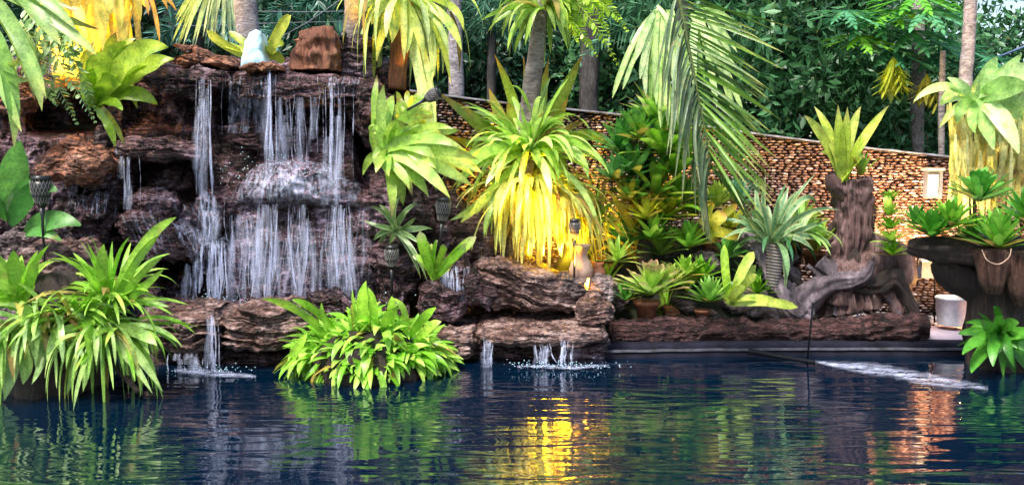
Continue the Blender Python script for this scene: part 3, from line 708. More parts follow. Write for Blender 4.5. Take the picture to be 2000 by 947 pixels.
foam('foam line below the fan of small falls', [(1010, 716, 3), (1080, 716, 5), (1120, 717, 5), (1190, 712, 3)])
# droplets thrown up
it = []
for k in range(900):
    u = rw.random()
    if u < .25: px, py, sx, sy = 415, 595, 30, 12; Y = 5.45
    elif u < .45: px, py, sx, sy = 415, 728, 50, 7; Y = 4.94
    elif u < .6: px, py, sx, sy = 540, 340, 60, 22; Y = 5.5
    elif u < .75: px, py, sx, sy = 1090, 712, 60, 5; Y = 5.0
    elif u < .9: px, py, sx, sy = 560, 735, 90, 4; Y = 4.9
    else: px, py, sx, sy = 600, 590, 90, 8; Y = 5.45
    it.append((P(rw.gauss(px, sx), rw.gauss(py, sy), Y + rw.uniform(-.05, .03)), (rw.uniform(.0015, .004),) * 3, 0, 0, (1, 1, 1)))
it = [q for q in it if q[0].z > .002]
v, f, c = pebbles(it, True); tag(mkobj('spray', v, f, 'spring_water', None, None), 'fine drops of spray thrown up where the water lands', 'spray', kind='stuff')
# water gushing up at the top
rk('water_spout', 'pale blue white dome of water gushing up on top of the rockwork', [(466, 134), (470, 110), (475, 80), (483, 62), (494, 55), (505, 60), (512, 80), (511, 100), (518, 120), (520, 134)], 5.72, .2, 'spring_water', 'water spout', None, seed=60, rough=.012, strata=0, fine=.003, box=.5, na=60, nb=40)

# ================================================================ wood
def wood(mb, pts, radii, n=22, nz=.006, groove=.25, flat=1.0, seed=0, nfreq=9, sub=6):
    """pts: (px, py, Y); radii in photograph pixels; resampled smoothly"""
    W = [P(*p) for p in pts]; R = [r * S(p[2]) for r, p in zip(radii, pts)]
    out = []; rr = []
    for i in range(len(W) - 1):
        p0 = W[max(i - 1, 0)]; p1 = W[i]; p2 = W[i + 1]; p3 = W[min(i + 2, len(W) - 1)]
        for k in range(sub):
            t = k / sub
            out.append(.5 * ((2 * p1) + (p2 - p0) * t + (2 * p0 - 5 * p1 + 4 * p2 - p3) * t * t + (3 * p1 - p0 - 3 * p2 + p3) * t ** 3)); rr.append(R[i] * (1 - t) + R[i + 1] * t)
    out.append(W[-1]); rr.append(R[-1])
    mb.ring_tube(out, rr, n, nz=nz, nfreq=nfreq, groove=groove, flat=flat, seed=seed)
    return mb
# the long log
mb = MB(); m_ = 150; pts = []; rad = []
for i in range(m_ + 1):
    t = i / m_; px = 1192 + 618 * t
    pts.append(P(px, 652 - 12 * t - 3 * math.sin(t * 7), 5.60 + .04 * math.sin(t * 3))); rad.append((25 + 3 * math.sin(t * 9) - 5 * (t > .96) - 5 * (t < .03)) * S(5.6))
mb.ring_tube(pts, rad, 48, nz=.03, nfreq=13, groove=.28, seed=3)
tag(mb.build('log', 'old_log'), 'long weathered purple brown log lying along the pond kerb', 'log')
# driftwood
dw = thing('driftwood_root', 'grey twisted driftwood root arching over the pebbles beside the tall stump', 'driftwood', P(1560, 625, 5.9))
mb = MB(); wood(mb, [(1452, 455, 5.98), (1478, 475, 5.95), (1497, 515, 5.9), (1520, 565, 5.85), (1548, 600, 5.82), (1580, 622, 5.82)], [17, 17, 13, 18, 26, 20], flat=.6, seed=1, n=36, nz=.016, groove=.45)
mb.build('root_arm', 'grey_driftwood', dw)
mb = MB(); wood(mb, [(1545, 612, 5.86), (1590, 572, 5.84), (1625, 553, 5.8), (1665, 548, 5.78), (1695, 530, 5.75), (1708, 500, 5.72)], [30, 24, 15, 17, 12, 3], flat=.7, seed=2, n=36, nz=.016, groove=.45)
mb.build('root_arm', 'grey_driftwood', dw)
mb = MB(); wood(mb, [(1530, 585, 5.9), (1550, 545, 5.95), (1540, 520, 5.98), (1560, 500, 6.0)], [24, 18, 11, 4], flat=.6, seed=3, n=30, nz=.014, groove=.45)
mb.build('root_arm', 'grey_driftwood', dw)
mb = MB(); wood(mb, [(1660, 552, 5.82), (1710, 556, 5.82), (1745, 545, 5.82), (1772, 585, 5.82), (1790, 628, 5.8)], [18, 20, 20, 13, 11], flat=.7, seed=4, n=30, nz=.014, groove=.45)
mb.build('root_arm', 'dark_wood', dw)
mb = MB(); wood(mb, [(1425, 600, 5.95), (1460, 590, 5.9), (1520, 605, 5.88), (1560, 615, 5.85)], [16, 26, 24, 18], flat=.5, seed=5, n=30, nz=.018, groove=.4)
mb.build('root_arm', 'grey_driftwood', dw)
st = thing('tree_stump', 'tall reddish grooved stump with a spiky plant growing out of its top', 'stump', P(1665, 600, 6.0))
mb = MB(); wood(mb, [(1662, 600, 6.0), (1652, 540, 6.0), (1660, 490, 6.0), (1667, 430, 6.0), (1664, 385, 6.0), (1660, 352, 6.0)], [62, 52, 38, 34, 32, 32], n=72, groove=.5, nz=.016, nfreq=13, seed=6, sub=14)
mb.build('trunk', 'stump_wood', st)
mb = MB(); wood(mb, [(1650, 375, 5.98), (1630, 360, 5.96), (1622, 340, 5.95)], [20, 17, 10], seed=7); mb.build('prong', 'stump_wood', st)
mb = MB(); wood(mb, [(1675, 390, 5.97), (1692, 368, 5.96), (1697, 345, 5.95)], [18, 12, 5], seed=8); mb.build('prong', 'stump_wood', st)
mb = MB(); wood(mb, [(1640, 590, 5.92), (1655, 545, 5.9), (1700, 520, 5.9), (1735, 530, 5.88)], [40, 36, 30, 20], seed=9, groove=.4); mb.build('root', 'stump_wood', st)
mb = MB(); wood(mb, [(1690, 470, 6.0), (1725, 500, 5.95), (1755, 500, 5.92), (1765, 540, 5.9), (1740, 575, 5.9)], [24, 34, 26, 24, 14], seed=10, groove=.4); mb.build('root', 'stump_wood', st)
rr_ = random.Random(77)
for k in range(9):
    x0 = rr_.uniform(1600, 1740); x1 = x0 + rr_.uniform(-60, 60); y0 = rr_.uniform(505, 560)
    mb = MB(); wood(mb, [(x0, y0, 5.93), ((x0 + x1) / 2 + rr_.uniform(-15, 15), y0 + rr_.uniform(0, 30), 5.88), (x1, rr_.uniform(585, 625), 5.86)], [rr_.uniform(14, 24), rr_.uniform(10, 18), rr_.uniform(4, 10)], n=20, seed=80 + k, groove=.5, nz=.014, nfreq=14); mb.build('root', rr_.choice(('stump_wood', 'grey_driftwood', 'dark_wood')), st)
for k in range(7):
    x0 = rr_.uniform(1500, 1640); y0 = rr_.uniform(560, 600)
    mb = MB(); wood(mb, [(x0, y0 + 20, 5.92), (x0 + rr_.uniform(-20, 20), y0, 5.9), (x0 + rr_.uniform(-50, 50), y0 - rr_.uniform(10, 55), 5.92)], [rr_.uniform(14, 22), rr_.uniform(8, 13), 2.5], n=18, seed=90 + k, groove=.5, nz=.012, nfreq=14); mb.build('root_arm', rr_.choice(('grey_driftwood', 'dark_wood')), dw)
# stumps on top of the waterfall
mb = MB(); wood(mb, [(620, 140, 5.95), (620, 110, 5.95), (622, 80, 5.95), (618, 58, 5.95)], [44, 43, 40, 28], n=48, groove=.36, nz=.010, nfreq=9, seed=11, sub=12)
tag(mb.build('stump_block', 'red_wood'), 'rounded red brown grooved stump standing on top of the rockwork', 'stump')
rk('planter_block', 'square dark purple block standing beside the rounded red stump', [(662, 148), (660, 70), (700, 66), (728, 76), (732, 150)], 5.98, .2, 'misty_rock', 'planter', None, seed=62, box=.25, rough=.01)
rk('rock', 'lumpy purple boulder at the upper right corner of the rockwork', [(690, 165), (720, 148), (748, 165), (758, 210), (740, 245), (700, 235), (688, 200)], 5.72, .4, 'wet_rock', 'rock', G1, seed=63, rough=.05)
# dark platform on the far side
pf = thing('driftwood_table', 'dark driftwood stand on a thick black trunk carrying bromeliads over the water', 'driftwood', P(1960, 720, 5.0))
mb = MB(); wood(mb, [(1772, 482, 5.1), (1820, 487, 5.05), (1900, 490, 5.0), (1960, 500, 5.0), (2060, 510, 5.0)], [10, 24, 30, 34, 34], n=30, groove=.35, flat=1.3, nz=.012, seed=12); mb.build('plank', 'dark_wood', pf)
mb = MB(); wood(mb, [(1830, 510, 5.1), (1870, 535, 5.1), (1910, 550, 5.1), (1960, 560, 5.1)], [20, 34, 40, 50], n=30, groove=.3, seed=13, nz=.012); mb.build('branch', 'dark_wood', pf)
mb = MB(); wood(mb, [(1975, 520, 5.08), (1955, 600, 5.08), (1960, 680, 5.08), (1990, 760, 5.08)], [70, 56, 60, 80], n=44, groove=.3, nz=.015, seed=14); mb.build('trunk', 'dark_wood', pf)
def fibre_pot(px, py, Y, r, h, label):
    mb = MB(); c = P(px, py, Y); s = S(Y)
    mb.ring_tube([c + Vector((0, 0, -h * s)), c + Vector((0, 0, -h * s * .7)), c + Vector((0, 0, -h * .3 * s)), c + Vector((0, 0, -.05 * h * s)), c], [r * s * .35, r * s * .7, r * s * .95, r * s, r * s * .8], 36, nz=.022, nfreq=12, groove=.4, seed=px)
    return tag(mb.build('fibre_basket', 'fibre'), label, 'plant basket', 'hairy brown baskets on the driftwood stand')
fibre_pot(1945, 485, 4.86, 34, 90, 'hairy brown fibre basket hanging at the trunk of the driftwood stand')
fibre_pot(2000, 490, 4.84, 38, 110, 'fibre basket cut by the picture edge beside the other basket')
mb = MB(); wood(mb, [(1918, 488, 4.74), (1928, 508, 4.70), (1950, 516, 4.69), (1970, 503, 4.70), (1975, 486, 4.74)], [1.1] * 5, n=6, nz=0, groove=0)
tag(mb.build('tie_string', 'clay'), 'pale string looped round the hairy fibre basket', 'string')

# ================================================================ pots, lamps and small things
c = P(1135, 549, 5.72); s = S(5.72)
jar = thing('clay_jug', 'small pale clay jug with a narrow neck beside the glowing plant', 'jug', c)
mb = MB(); mb.lathe(c, [(.002, 0), (14 * s, 0), (22 * s, 10 * s), (24 * s, 24 * s), (19 * s, 38 * s), (12 * s, 48 * s), (11 * s, 56 * s), (16 * s, 66 * s), (18 * s, 72 * s), (14 * s, 73 * s), (10 * s, 62 * s)], 32); mb.build('body', 'clay', jar)
c = P(1168, 548, 5.8); mb = MB(); mb.lathe(c, [(.002, 0), (10 * s, 0), (16 * s, 12 * s), (14 * s, 22 * s), (8 * s, 30 * s), (12 * s, 36 * s), (9 * s, 36 * s)], 28)
tag(mb.build('small_pot', 'terracotta'), 'little round reddish pot just behind the pale jug', 'pot')
def flowerpot(px, py, Y, r, h, label, mat='terracotta', nm='terracotta_pot', ribs=0, tilt=None):
    c = P(px, py, Y); s = S(Y); t = thing(nm, label, 'plant pot', c)
    prof = [(.002, 0), (r * .62 * s, 0)]
    if ribs:
        prof = [(.002, 0), (r * .5 * s, 0)]
        for i in range(ribs):
            u0 = i / ribs; rr = (r * .5 + r * .5 * u0) * s
            prof += [(rr * 1.05, (u0 + .15 / ribs) * h * s), (rr * 1.05, (u0 + .55 / ribs) * h * s), (rr * .93, (u0 + .7 / ribs) * h * s), (rr * .93, (u0 + .95 / ribs) * h * s)]
        prof += [(r * s, h * s), (r * .9 * s, h * s), (r * .85 * s, h * .9 * s)]
    else: prof += [(r * .92 * s, h * .8 * s), (r * 1.05 * s, h * .8 * s), (r * 1.05 * s, h * s), (r * .92 * s, h * s), (r * .88 * s, h * .85 * s)]
    mb = MB(); mb.lathe(c, prof, 32, tilt); mb.build('pot_body', mat, t)
    mb = MB(); mb.lathe(c + (tilt @ Vector((0, 0, h * .84 * s)) if tilt else Vector((0, 0, h * .84 * s))), [(.001, .003), (r * .87 * s, .0), (.001, -.004)], 20); mb.build('potting_soil', 'soil', t)
    return t
flowerpot(1262, 628, 5.68, 25, 42, 'terracotta pot on the ground holding the biggest front bromeliad')
flowerpot(1372, 628, 5.66, 16, 24, 'small brown pot half hidden under the middle front bromeliad')
flowerpot(1590, 525, 6.2, 22, 34, 'reddish pot under the green rosette next to the tall stump')
flowerpot(1507, 565, 5.86, 22, 90, 'grey ribbed tapering pot under the striped leaves', 'rib_grey', 'ribbed_pot', 15, Matrix.Rotation(.12, 3, 'Y'))
# metal bucket with a lamp behind it
c = P(1857, 634, 5.9); s = S(5.9)
bk = thing('metal_bucket', 'grey metal bucket standing on the pebbles in front of the lit lamp', 'bucket', c)
mb = MB(); mb.lathe(c, [(.002, 0), (25 * s, 0), (25 * s, .004), (29 * s, 50 * s), (31 * s, 51 * s), (31 * s, 55 * s), (29 * s, 56 * s), (28 * s, 52 * s), (24 * s, 5 * s)], 40); mb.build('bucket_body', 'zinc', bk)
mb = MB(); a = [c + Vector((30 * s * math.cos(q), -4 * s, 54 * s - 8 * s * math.sin(q) * .6)) for q in [math.pi * i / 14 for i in range(15)]]; mb.ring_tube(a, [.0022] * 15, 6); mb.build('handle', 'zinc', bk)
def flood(px, py, Y, label, aim, power, col, size=40, lit=True, r=14):
    """a small garden floodlight: body, bracket, lit glass, with its own spot lamp"""
    c = P(px, py, Y); s = S(Y); t = thing('garden_floodlight', label, 'floodlight', c, 'floodlights hidden among the plants')
    d = (P(*aim) - c).normalized(); q = d.to_track_quat('Z', 'Y').to_matrix()
    mb = MB(); mb.lathe(c, [(.002, -2.2 * r * s), (r * .7 * s, -2.2 * r * s), (r * .9 * s, -.8 * r * s), (r * s, 0), (r * .85 * s, 0), (r * .8 * s, -.3 * r * s)], 20, q); mb.build('housing', 'black_plastic', t)
    mb = MB(); mb.lathe(c + d * (-.28 * r * s), [(.001, .002), (r * .8 * s, 0), (.001, -.002)], 20, q); mb.build('lit_glass', 'lamp_lit', t)
    mb = MB(); mb.ring_tube([c + d * (-1.2 * r * s), c + d * (-1.2 * r * s) + Vector((0, 0, -2.5 * r * s))], [.005, .005], 8); mb.build('stake', 'black_plastic', t)
    ld = bpy.data.lights.new('floodlight_lamp', 'SPOT'); lo = bpy.data.objects.new('floodlight_lamp', ld); COL.objects.link(lo)
    ld.energy = power * 1.0; ld.color = col; ld.spot_size = math.radians(size * 2.6); ld.spot_blend = .9; ld.shadow_soft_size = .03
    lo.parent = t; lo.location = d * .02; lo.rotation_euler = (-d).to_track_quat('Z', 'Y').to_euler() if False else (-d).to_track_quat('Z', 'Y').to_euler()
    return t
WARM = (1.0, .58, .03)
flood(1176, 585, 5.46, 'added black floodlight behind the craggy rock throwing yellow light onto the fern skirt', (1045, 440, 5.7), 700, (1.0, .50, .025), 17, r=5)  # extra spot, added only to brighten the front of the fern skirt
flood(1066, 548, 5.66, 'black floodlight glowing up into the big fern between boulder and jug', (1055, 380, 5.95), 260, WARM, 52)
flood(1040, 520, 6.12, 'black floodlight tucked behind the clay jug and the big fern', (1100, 330, 6.5), 200, WARM, 52)
flood(1240, 560, 6.25, 'black floodlight under the yellow straps in the planting bed', (1240, 400, 6.5), 100, (1, .55, .1), 52)
flood(1385, 545, 6.2, 'black floodlight behind the pale upright stone', (1410, 400, 6.4), 20, (1, .55, .1), 50)
flood(172, 178, 5.75, 'black floodlight hidden in the lacy fern on the rockwork', (150, 20, 5.9), 130, WARM, 55)
flood(672, 66, 5.98, 'tiny floodlight at the foot of the yellow trunk on the rockwork', (692, 20, 6.1), 10, WARM, 30, r=7)
flood(1790, 475, 6.3, 'black floodlight behind the stand rosettes shining onto the pebble wall', (1745, 370, 6.9), 60, (1, .52, .22), 52)
flood(1880, 578, 6.15, 'bare warm lamp glowing behind the metal bucket', (1870, 470, 6.4), 14, (1, .5, .15), 60)
flood(1800, 470, 6.0, 'black floodlight behind the driftwood stand aimed at the pale fern', (1890, 260, 6.0), 50, (1, .7, .2), 50)
# bare lamp facing the pond, as the photograph shows behind the bucket
t = thing('bulb_lamp', 'small bare bulb glowing orange just above the bucket rim', 'lamp', P(1876, 580, 6.0))
mb = MB(); mb.lathe(P(1876, 580, 6.0), [(.001, 0), (.012, .004), (.02, .022), (.018, .036), (.001, .048)], 16); mb.build('bulb', 'lamp_lit', t)
mb = MB(); mb.lathe(P(1876, 580, 6.0), [(.001, -.03), (.010, -.03), (.010, .003), (.001, .003)], 12); mb.build('socket', 'black_plastic', t)
pl_ = bpy.data.lights.new('bulb_light', 'POINT'); po = bpy.data.objects.new('bulb_light', pl_); COL.objects.link(po); po.parent = t; po.location = (0, -.03, .03)
pl_.energy = 5; pl_.color = (1, .5, .14); pl_.shadow_soft_size = .02

def torch(px, ytop, Y, headw, headh, ybot, label, tilt=0, first=[None]):
    """solar torch: stake, lattice cup, cap. Built with its head centre bottom at the origin of a copyable tree"""
    s = S(Y); c = P(px, ytop + headh, Y)
    t = thing('torch_lamp', label, 'torch lamp', c, 'black solar torch lamps')
    R = Matrix.Rotation(tilt, 3, 'Y'); hh = headh * s; r = headw * s / 2
    mb = MB(); mb.lathe(c, [(.001, 0), (r * .35, 0), (r * .55, hh * .12), (r * .92, hh * .35), (r, hh * .6), (r * .9, hh * .86), (r * .6, hh * .86)], 24, R); mb.build('glass_cup', 'lamp_glass' if False else 'black_plastic', t)
    mb = MB()
    for k in range(18):
        a0 = 2 * math.pi * k / 18
        for sg in (1, -1):
            pts = []
            for i in range(9):
                u = i / 8; rr = r * (.6 + .45 * math.sin(u * 1.9)) * 1.03; a = a0 + sg * u * .9
                pts.append(c + R @ Vector((rr * math.cos(a), rr * math.sin(a), hh * (.12 + .72 * u))))
            mb.ring_tube(pts, [.0011] * 9, 4, cap=False)
    mb.build('lattice', 'lamp_glass', t)
    mb = MB(); mb.lathe(c + R @ Vector((0, 0, hh * .84)), [(.001, 0), (r * .98, 0), (r * 1.0, hh * .06), (r * .92, hh * .15), (r * .3, hh * .17), (.001, hh * .17)], 24, R); mb.build('cap', 'black_plastic', t)
    ln = (ybot - ytop - headh) * s
    mb = MB(); mb.ring_tube([c, c + R @ Vector((0, 0, -hh * .35)), c + R @ Vector((0, 0, -ln))], [r * .33, .0075, .0065], 10); mb.build('stake', 'black_plastic', t)
    return t
torch(82, 343, 4.9, 37, 62, 520, 'black lattice torch lamp standing before the broad leaves on the bank')
torch(829, 162, 5.15, 24, 34, 235, 'black torch lamp leaning over beside the top of the rockwork', 1.05)
torch(863, 385, 5.5, 27, 52, 520, 'glossy black torch lamp in front of the smooth purple rock', .1)
torch(765, 478, 5.45, 26, 48, 590, 'dim black torch lamp in the shade under the striped tuft')
torch(1122, 427, 5.6, 21, 42, 548, 'thin torch lamp standing in front of the clay jug')
# rods, hose and wires
def rod(name, label, cat, pts, r, mat, group=None):
    mb = MB(); mb.ring_tube([P(*p) for p in pts], [r] * len(pts), 8); return tag(mb.build(name, mat), label, cat, group)
rod('thin_post', 'thin black rod standing in the water in front of the log', 'rod', [(1588, 590, 5.22), (1582, 650, 5.22), (1576, 712, 5.22)], .0055, 'black_rubber')
rod('thin_post', 'thin dark rod behind the driftwood root near the bucket', 'rod', [(1826, 430, 6.2), (1825, 640, 6.2)], .006, 'black_rubber')
mb = MB(); wood(mb, [(1462, 686, 5.27), (1480, 688, 5.25), (1520, 696, 5.20), (1570, 704, 5.12), (1592, 708, 5.09)], [6, 6, 5, 4.5, 4.5], n=16, nz=.001, groove=0)
tag(mb.build('water_pipe', 'black_rubber'), 'black pipe lying on the pond surface and blowing out the foam streak', 'pipe')
rod('cable', 'blue cable crossing behind the tall pale trunk', 'cable', [(1840, 150, 8.5), (1895, 128, 8.3), (1960, 108, 8.1), (2060, 68, 7.8)], .011, 'cable_blue')
rod('wire', 'grey wire slanting up past the red stump', 'wire', [(545, 75, 7.2), (600, 45, 7.2), (665, 0, 7.2), (720, -40, 7.2)], .004, 'cable_grey')
rod('wire', 'thin level wire behind the palm trunk', 'wire', [(340, 20, 7.3), (600, 24, 7.3), (900, 18, 7.3)], .003, 'cable_grey')
rod('wire', 'lower thin wire behind the palm trunk', 'wire', [(340, 52, 7.35), (560, 45, 7.35), (800, 40, 7.35)], .003, 'cable_grey')
bx = thing('white_cabinet', 'pale blue grey cabinet fixed to the end of the pebble wall', 'cabinet', P(1822, 388, 6.6))
mb = MB(); mb.box(P(1822, 360, 6.58), (28 * S(6.6), .08, 54 * S(6.6))); mb.build('cabinet_body', 'white_panel', bx, smooth=False)
mb = MB(); mb.box(P(1822, 331, 6.57), (34 * S(6.6), .11, 5 * S(6.6))); mb.build('lid', 'concrete', bx, smooth=False)
mb = MB(); mb.box(P(1822, 362, 6.53), (20 * S(6.6), .006, 42 * S(6.6))); mb.build('door', 'zinc', bx, smooth=False)
bx = thing('white_box', 'small white box on the wall under the driftwood stand', 'box', P(1808, 545, 6.55))
mb = MB(); mb.box(P(1808, 525, 6.55), (24 * S(6.6), .08, 34 * S(6.6))); mb.build('box_body', 'white_panel', bx, smooth=False)
mb = MB(); mb.box(P(1808, 508, 6.54), (27 * S(6.6), .10, 4 * S(6.6))); mb.build('lid', 'zinc', bx, smooth=False)

# ================================================================ plants
GREEN = ((.10, .30, .012), (.25, .50, .035)); LIME = ((.28, .52, .045), (.50, .72, .12)); PALE = ((.36, .60, .08), (.60, .80, .24))
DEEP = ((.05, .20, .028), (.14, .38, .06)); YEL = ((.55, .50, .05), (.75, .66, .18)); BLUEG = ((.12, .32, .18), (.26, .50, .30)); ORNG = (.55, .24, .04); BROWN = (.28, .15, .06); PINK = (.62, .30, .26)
def rosette(mb, rng, px, py, Y, R, n=26, pal=GREEN, wd=.16, el0=12, el1=82, droop=.5, tip=None, prof='brom', axis=(0, 0, 1), fold=.25, wav=.0, lv=.18, seg=8, edge=None):
    c = P(px, py, Y); s = S(Y); q = Vector(axis).normalized().to_track_quat('Z', 'Y')
    for k in range(n):
        t = (k + .5) / n; el = math.radians(el0 + (el1 - el0) * t ** 1.1 + rng.uniform(-6, 6)); az = k * 2.39996 + rng.uniform(-.25, .25)
        d = q @ Vector((math.cos(az) * math.cos(el), math.sin(az) * math.cos(el), math.sin(el)))
        ln = R * s * (1 - .35 * t) * rng.uniform(.85, 1.1)
        cc = mixcol(rng, pal[0], pal[1], lv) if t > .22 or rng.random() > .4 else mixcol(rng, (.45, .40, .06), (.30, .18, .07)); tp = mixcol(rng, tip, tip, .1) if tip else None
        mb.blade(c + d * (.03 * R * s) + Vector((0, 0, t * R * s * .12)), d, ln, wd * R * s * rng.uniform(.85, 1.15), droop / (R * s * 4) * .5 * (1.4 - t), seg, cc, tp, prof, wav, fold, rng.uniform(-.15, .15), rng, edge)
def hang(mb, rng, px, py, Y, n, R, l0, l1, w0, w1, pal, droop=2.2, el=(-10, 70), wav=.03, prof='strap', rad=10, tip=None, seg=12, fold=.15, azr=None):
    c = P(px, py, Y); s = S(Y)
    for k in range(n):
        az = rng.uniform(0, 6.283) if not azr else rng.uniform(*azr); e = math.radians(rng.uniform(*el)); d = Vector((math.cos(az) * math.cos(e), math.sin(az) * math.cos(e), math.sin(e)))
        mb.blade(c + Vector((d.x, d.y, rng.uniform(-.6, .6))) * rad * s, d + Vector((rng.uniform(-.3, .3), rng.uniform(-.3, .3), 0)), (l0 + (l1 - l0) * rng.random() ** 1.3) * s, rng.uniform(w0, w1) * s, droop * rng.choice((.35, .6, .9, 1.1, 1.4)), seg, mixcol(rng, *pal) if rng.random() > .07 else mixcol(rng, BROWN, (.55, .48, .12)), tip, prof, wav, fold, rng.uniform(-1.0, 1.0), rng)
def plant1(name, label, cat, group, mb, stem=None, base=None):
    if not stem: return tag(mb.build(name, 'leaf'), label, cat, group)
    t = thing(name, label, cat, base, group); mb.build('leaves', 'leaf', t)
    for nm, m2, mt in stem: m2.build(nm, mt, t)
    return t
def stemtube(pts, radii, groove=.1, n=14, nz=.004): 
    mb = MB(); wood(mb, pts, radii, n, nz, groove, seed=int(pts[0][0])); return mb
GB = 'bromeliads in the garden'

# --- small spiky plants and single rosettes: label, px, py, Y, R, n, pal, kwargs
ros = [
 ('short bromeliad with pink tinged leaves in the terracotta pot', 1272, 578, 5.62, 72, 30, ((.30, .52, .06), (.55, .72, .22)), dict(wd=.20, tip=PINK, droop=.55)),
 ('green starry bromeliad in the middle of the front row', 1385, 592, 5.62, 55, 30, ((.16, .42, .05), (.38, .62, .14)), dict(wd=.17, droop=.4)),
 ('glossy green rosette beside the pot in the planting bed', 1370, 548, 5.85, 50, 26, GREEN, dict(wd=.18)),
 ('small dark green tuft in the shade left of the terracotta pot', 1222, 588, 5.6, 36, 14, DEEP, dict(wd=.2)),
 ('green rosette in front of the ivory wall stones below the yellow straps', 1295, 440, 6.1, 62, 28, GREEN, dict(wd=.19)),
 ('bright rosette to the right of the bromeliad tower foot', 1345, 485, 6.0, 60, 28, ((.12, .38, .03), (.30, .58, .08)), dict(wd=.18)),
 ('dull olive rosette low in the planting bed', 1290, 500, 6.05, 58, 24, ((.12, .22, .04), (.26, .36, .08)), dict(wd=.2, droop=.8)),
 ('yellow green rosette high behind the palm frond tip', 1400, 405, 6.4, 55, 28, ((.30, .45, .04), (.5, .6, .08)), dict(wd=.17)),
 ('rosette with orange tipped leaves catching warm light', 1425, 450, 6.15, 55, 20, ((.40, .45, .04), (.62, .58, .06)), dict(wd=.2, tip=ORNG, droop=.5)),
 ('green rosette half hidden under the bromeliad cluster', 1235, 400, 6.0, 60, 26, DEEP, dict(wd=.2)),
 ('broad leaved rosette in front of the cluster pole', 1275, 470, 5.95, 62, 26, ((.14, .36, .04), (.34, .52, .08)), dict(wd=.2, droop=.6)),
 ('small bright rosette low beside the pale upright stone', 1338, 540, 5.8, 44, 24, LIME, dict(wd=.19)),
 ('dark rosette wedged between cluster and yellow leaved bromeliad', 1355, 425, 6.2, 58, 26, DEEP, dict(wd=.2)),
 ('wide green rosette above the ribbed pot leaves', 1440, 400, 6.5, 56, 24, BLUEG, dict(wd=.17)),
 ('yellowish rosette behind the yellow straps', 1215, 440, 6.3, 56, 20, YEL, dict(wd=.16, droop=.6)),
 ('rosette leaning out over the terracotta pot rim', 1310, 560, 5.75, 46, 22, ((.34, .50, .06), (.6, .7, .2)), dict(wd=.19)),
 ('green tuft between the log and the mauve stone', 1480, 575, 5.8, 40, 20, GREEN, dict(wd=.16)),
 ('lime rosette at the root side of the tall stump', 1560, 440, 6.3, 55, 24, LIME, dict(wd=.18)),
 ('lime rosette in the reddish pot next to the tall stump', 1592, 492, 6.12, 62, 26, LIME, dict(wd=.2, el0=20, droop=.3)),
 ('small pale rosette on the right prong of the tall stump', 1682, 345, 5.94, 56, 14, LIME, dict(wd=.17, el0=40, droop=.2)),
 ('pale bromeliad straggling over the stones beside the clay jug', 1205, 512, 5.9, 52, 18, PALE, dict(wd=.17, el0=5, droop=.8)),
 ('olive rosette behind the clay jug', 1190, 470, 6.2, 40, 16, YEL, dict(wd=.13, el0=10)),
 ('leafy green rosette at the very front edge of the driftwood stand', 1820, 462, 4.98, 70, 34, ((.05, .26, .02), (.16, .46, .05)), dict(wd=.20, droop=.35)),
 ('green rosette with brown lower leaves on the middle of the stand', 1858, 445, 5.0, 76, 32, ((.08, .32, .02), (.26, .54, .05)), dict(wd=.2, droop=.35)),
 ('large high rosette behind the others on the driftwood stand', 1912, 395, 5.2, 82, 34, ((.06, .30, .03), (.20, .50, .09)), dict(wd=.19, droop=.35)),
 ('biggest rosette growing out of the hairy fibre basket', 1948, 488, 4.84, 100, 38, ((.10, .36, .03), (.30, .60, .09)), dict(wd=.18, droop=.35)),
 ('rosette partly out of the picture above the second basket', 2012, 440, 4.9, 96, 34, ((.05, .26, .02), (.18, .48, .06)), dict(wd=.2, droop=.35)),
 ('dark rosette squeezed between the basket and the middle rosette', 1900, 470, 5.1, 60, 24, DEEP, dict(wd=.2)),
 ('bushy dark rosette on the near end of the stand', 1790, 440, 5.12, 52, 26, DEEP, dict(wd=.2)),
]
for i, (lb, px, py, Y, R, n, pal, kw) in enumerate(ros):
    if py > 395 and px < 1600: R *= 1.22
    n = int(n * 1.25); kw.setdefault('prof', 'blunt' if i % 3 == 0 else 'brom')
    mb = MB(); rosette(mb, random.Random(100 + i), px, py, Y, R, n, pal, **kw); plant1('bromeliad', lb, 'bromeliad', GB, mb)
# upright bromeliad in stacked whorls beside the stand
mb = MB(); r = random.Random(7)
for k in range(5): rosette(mb, r, 1742 - k, 500 - k * 26, 5.75, 48 - 3 * k, 14, LIME if k % 2 else GREEN, wd=.24, el0=10 if k < 4 else 40, el1=60, droop=.4)
mb.leafto((1736, 420), (1735, 400), (1732, 382), 15, 5.74, 5.72, col=(.45, .7, .08), prof='blunt')
plant1('bromeliad', 'upright bromeliad with whorls stacked one above another in front of the orange lit wall', 'bromeliad', GB, mb)
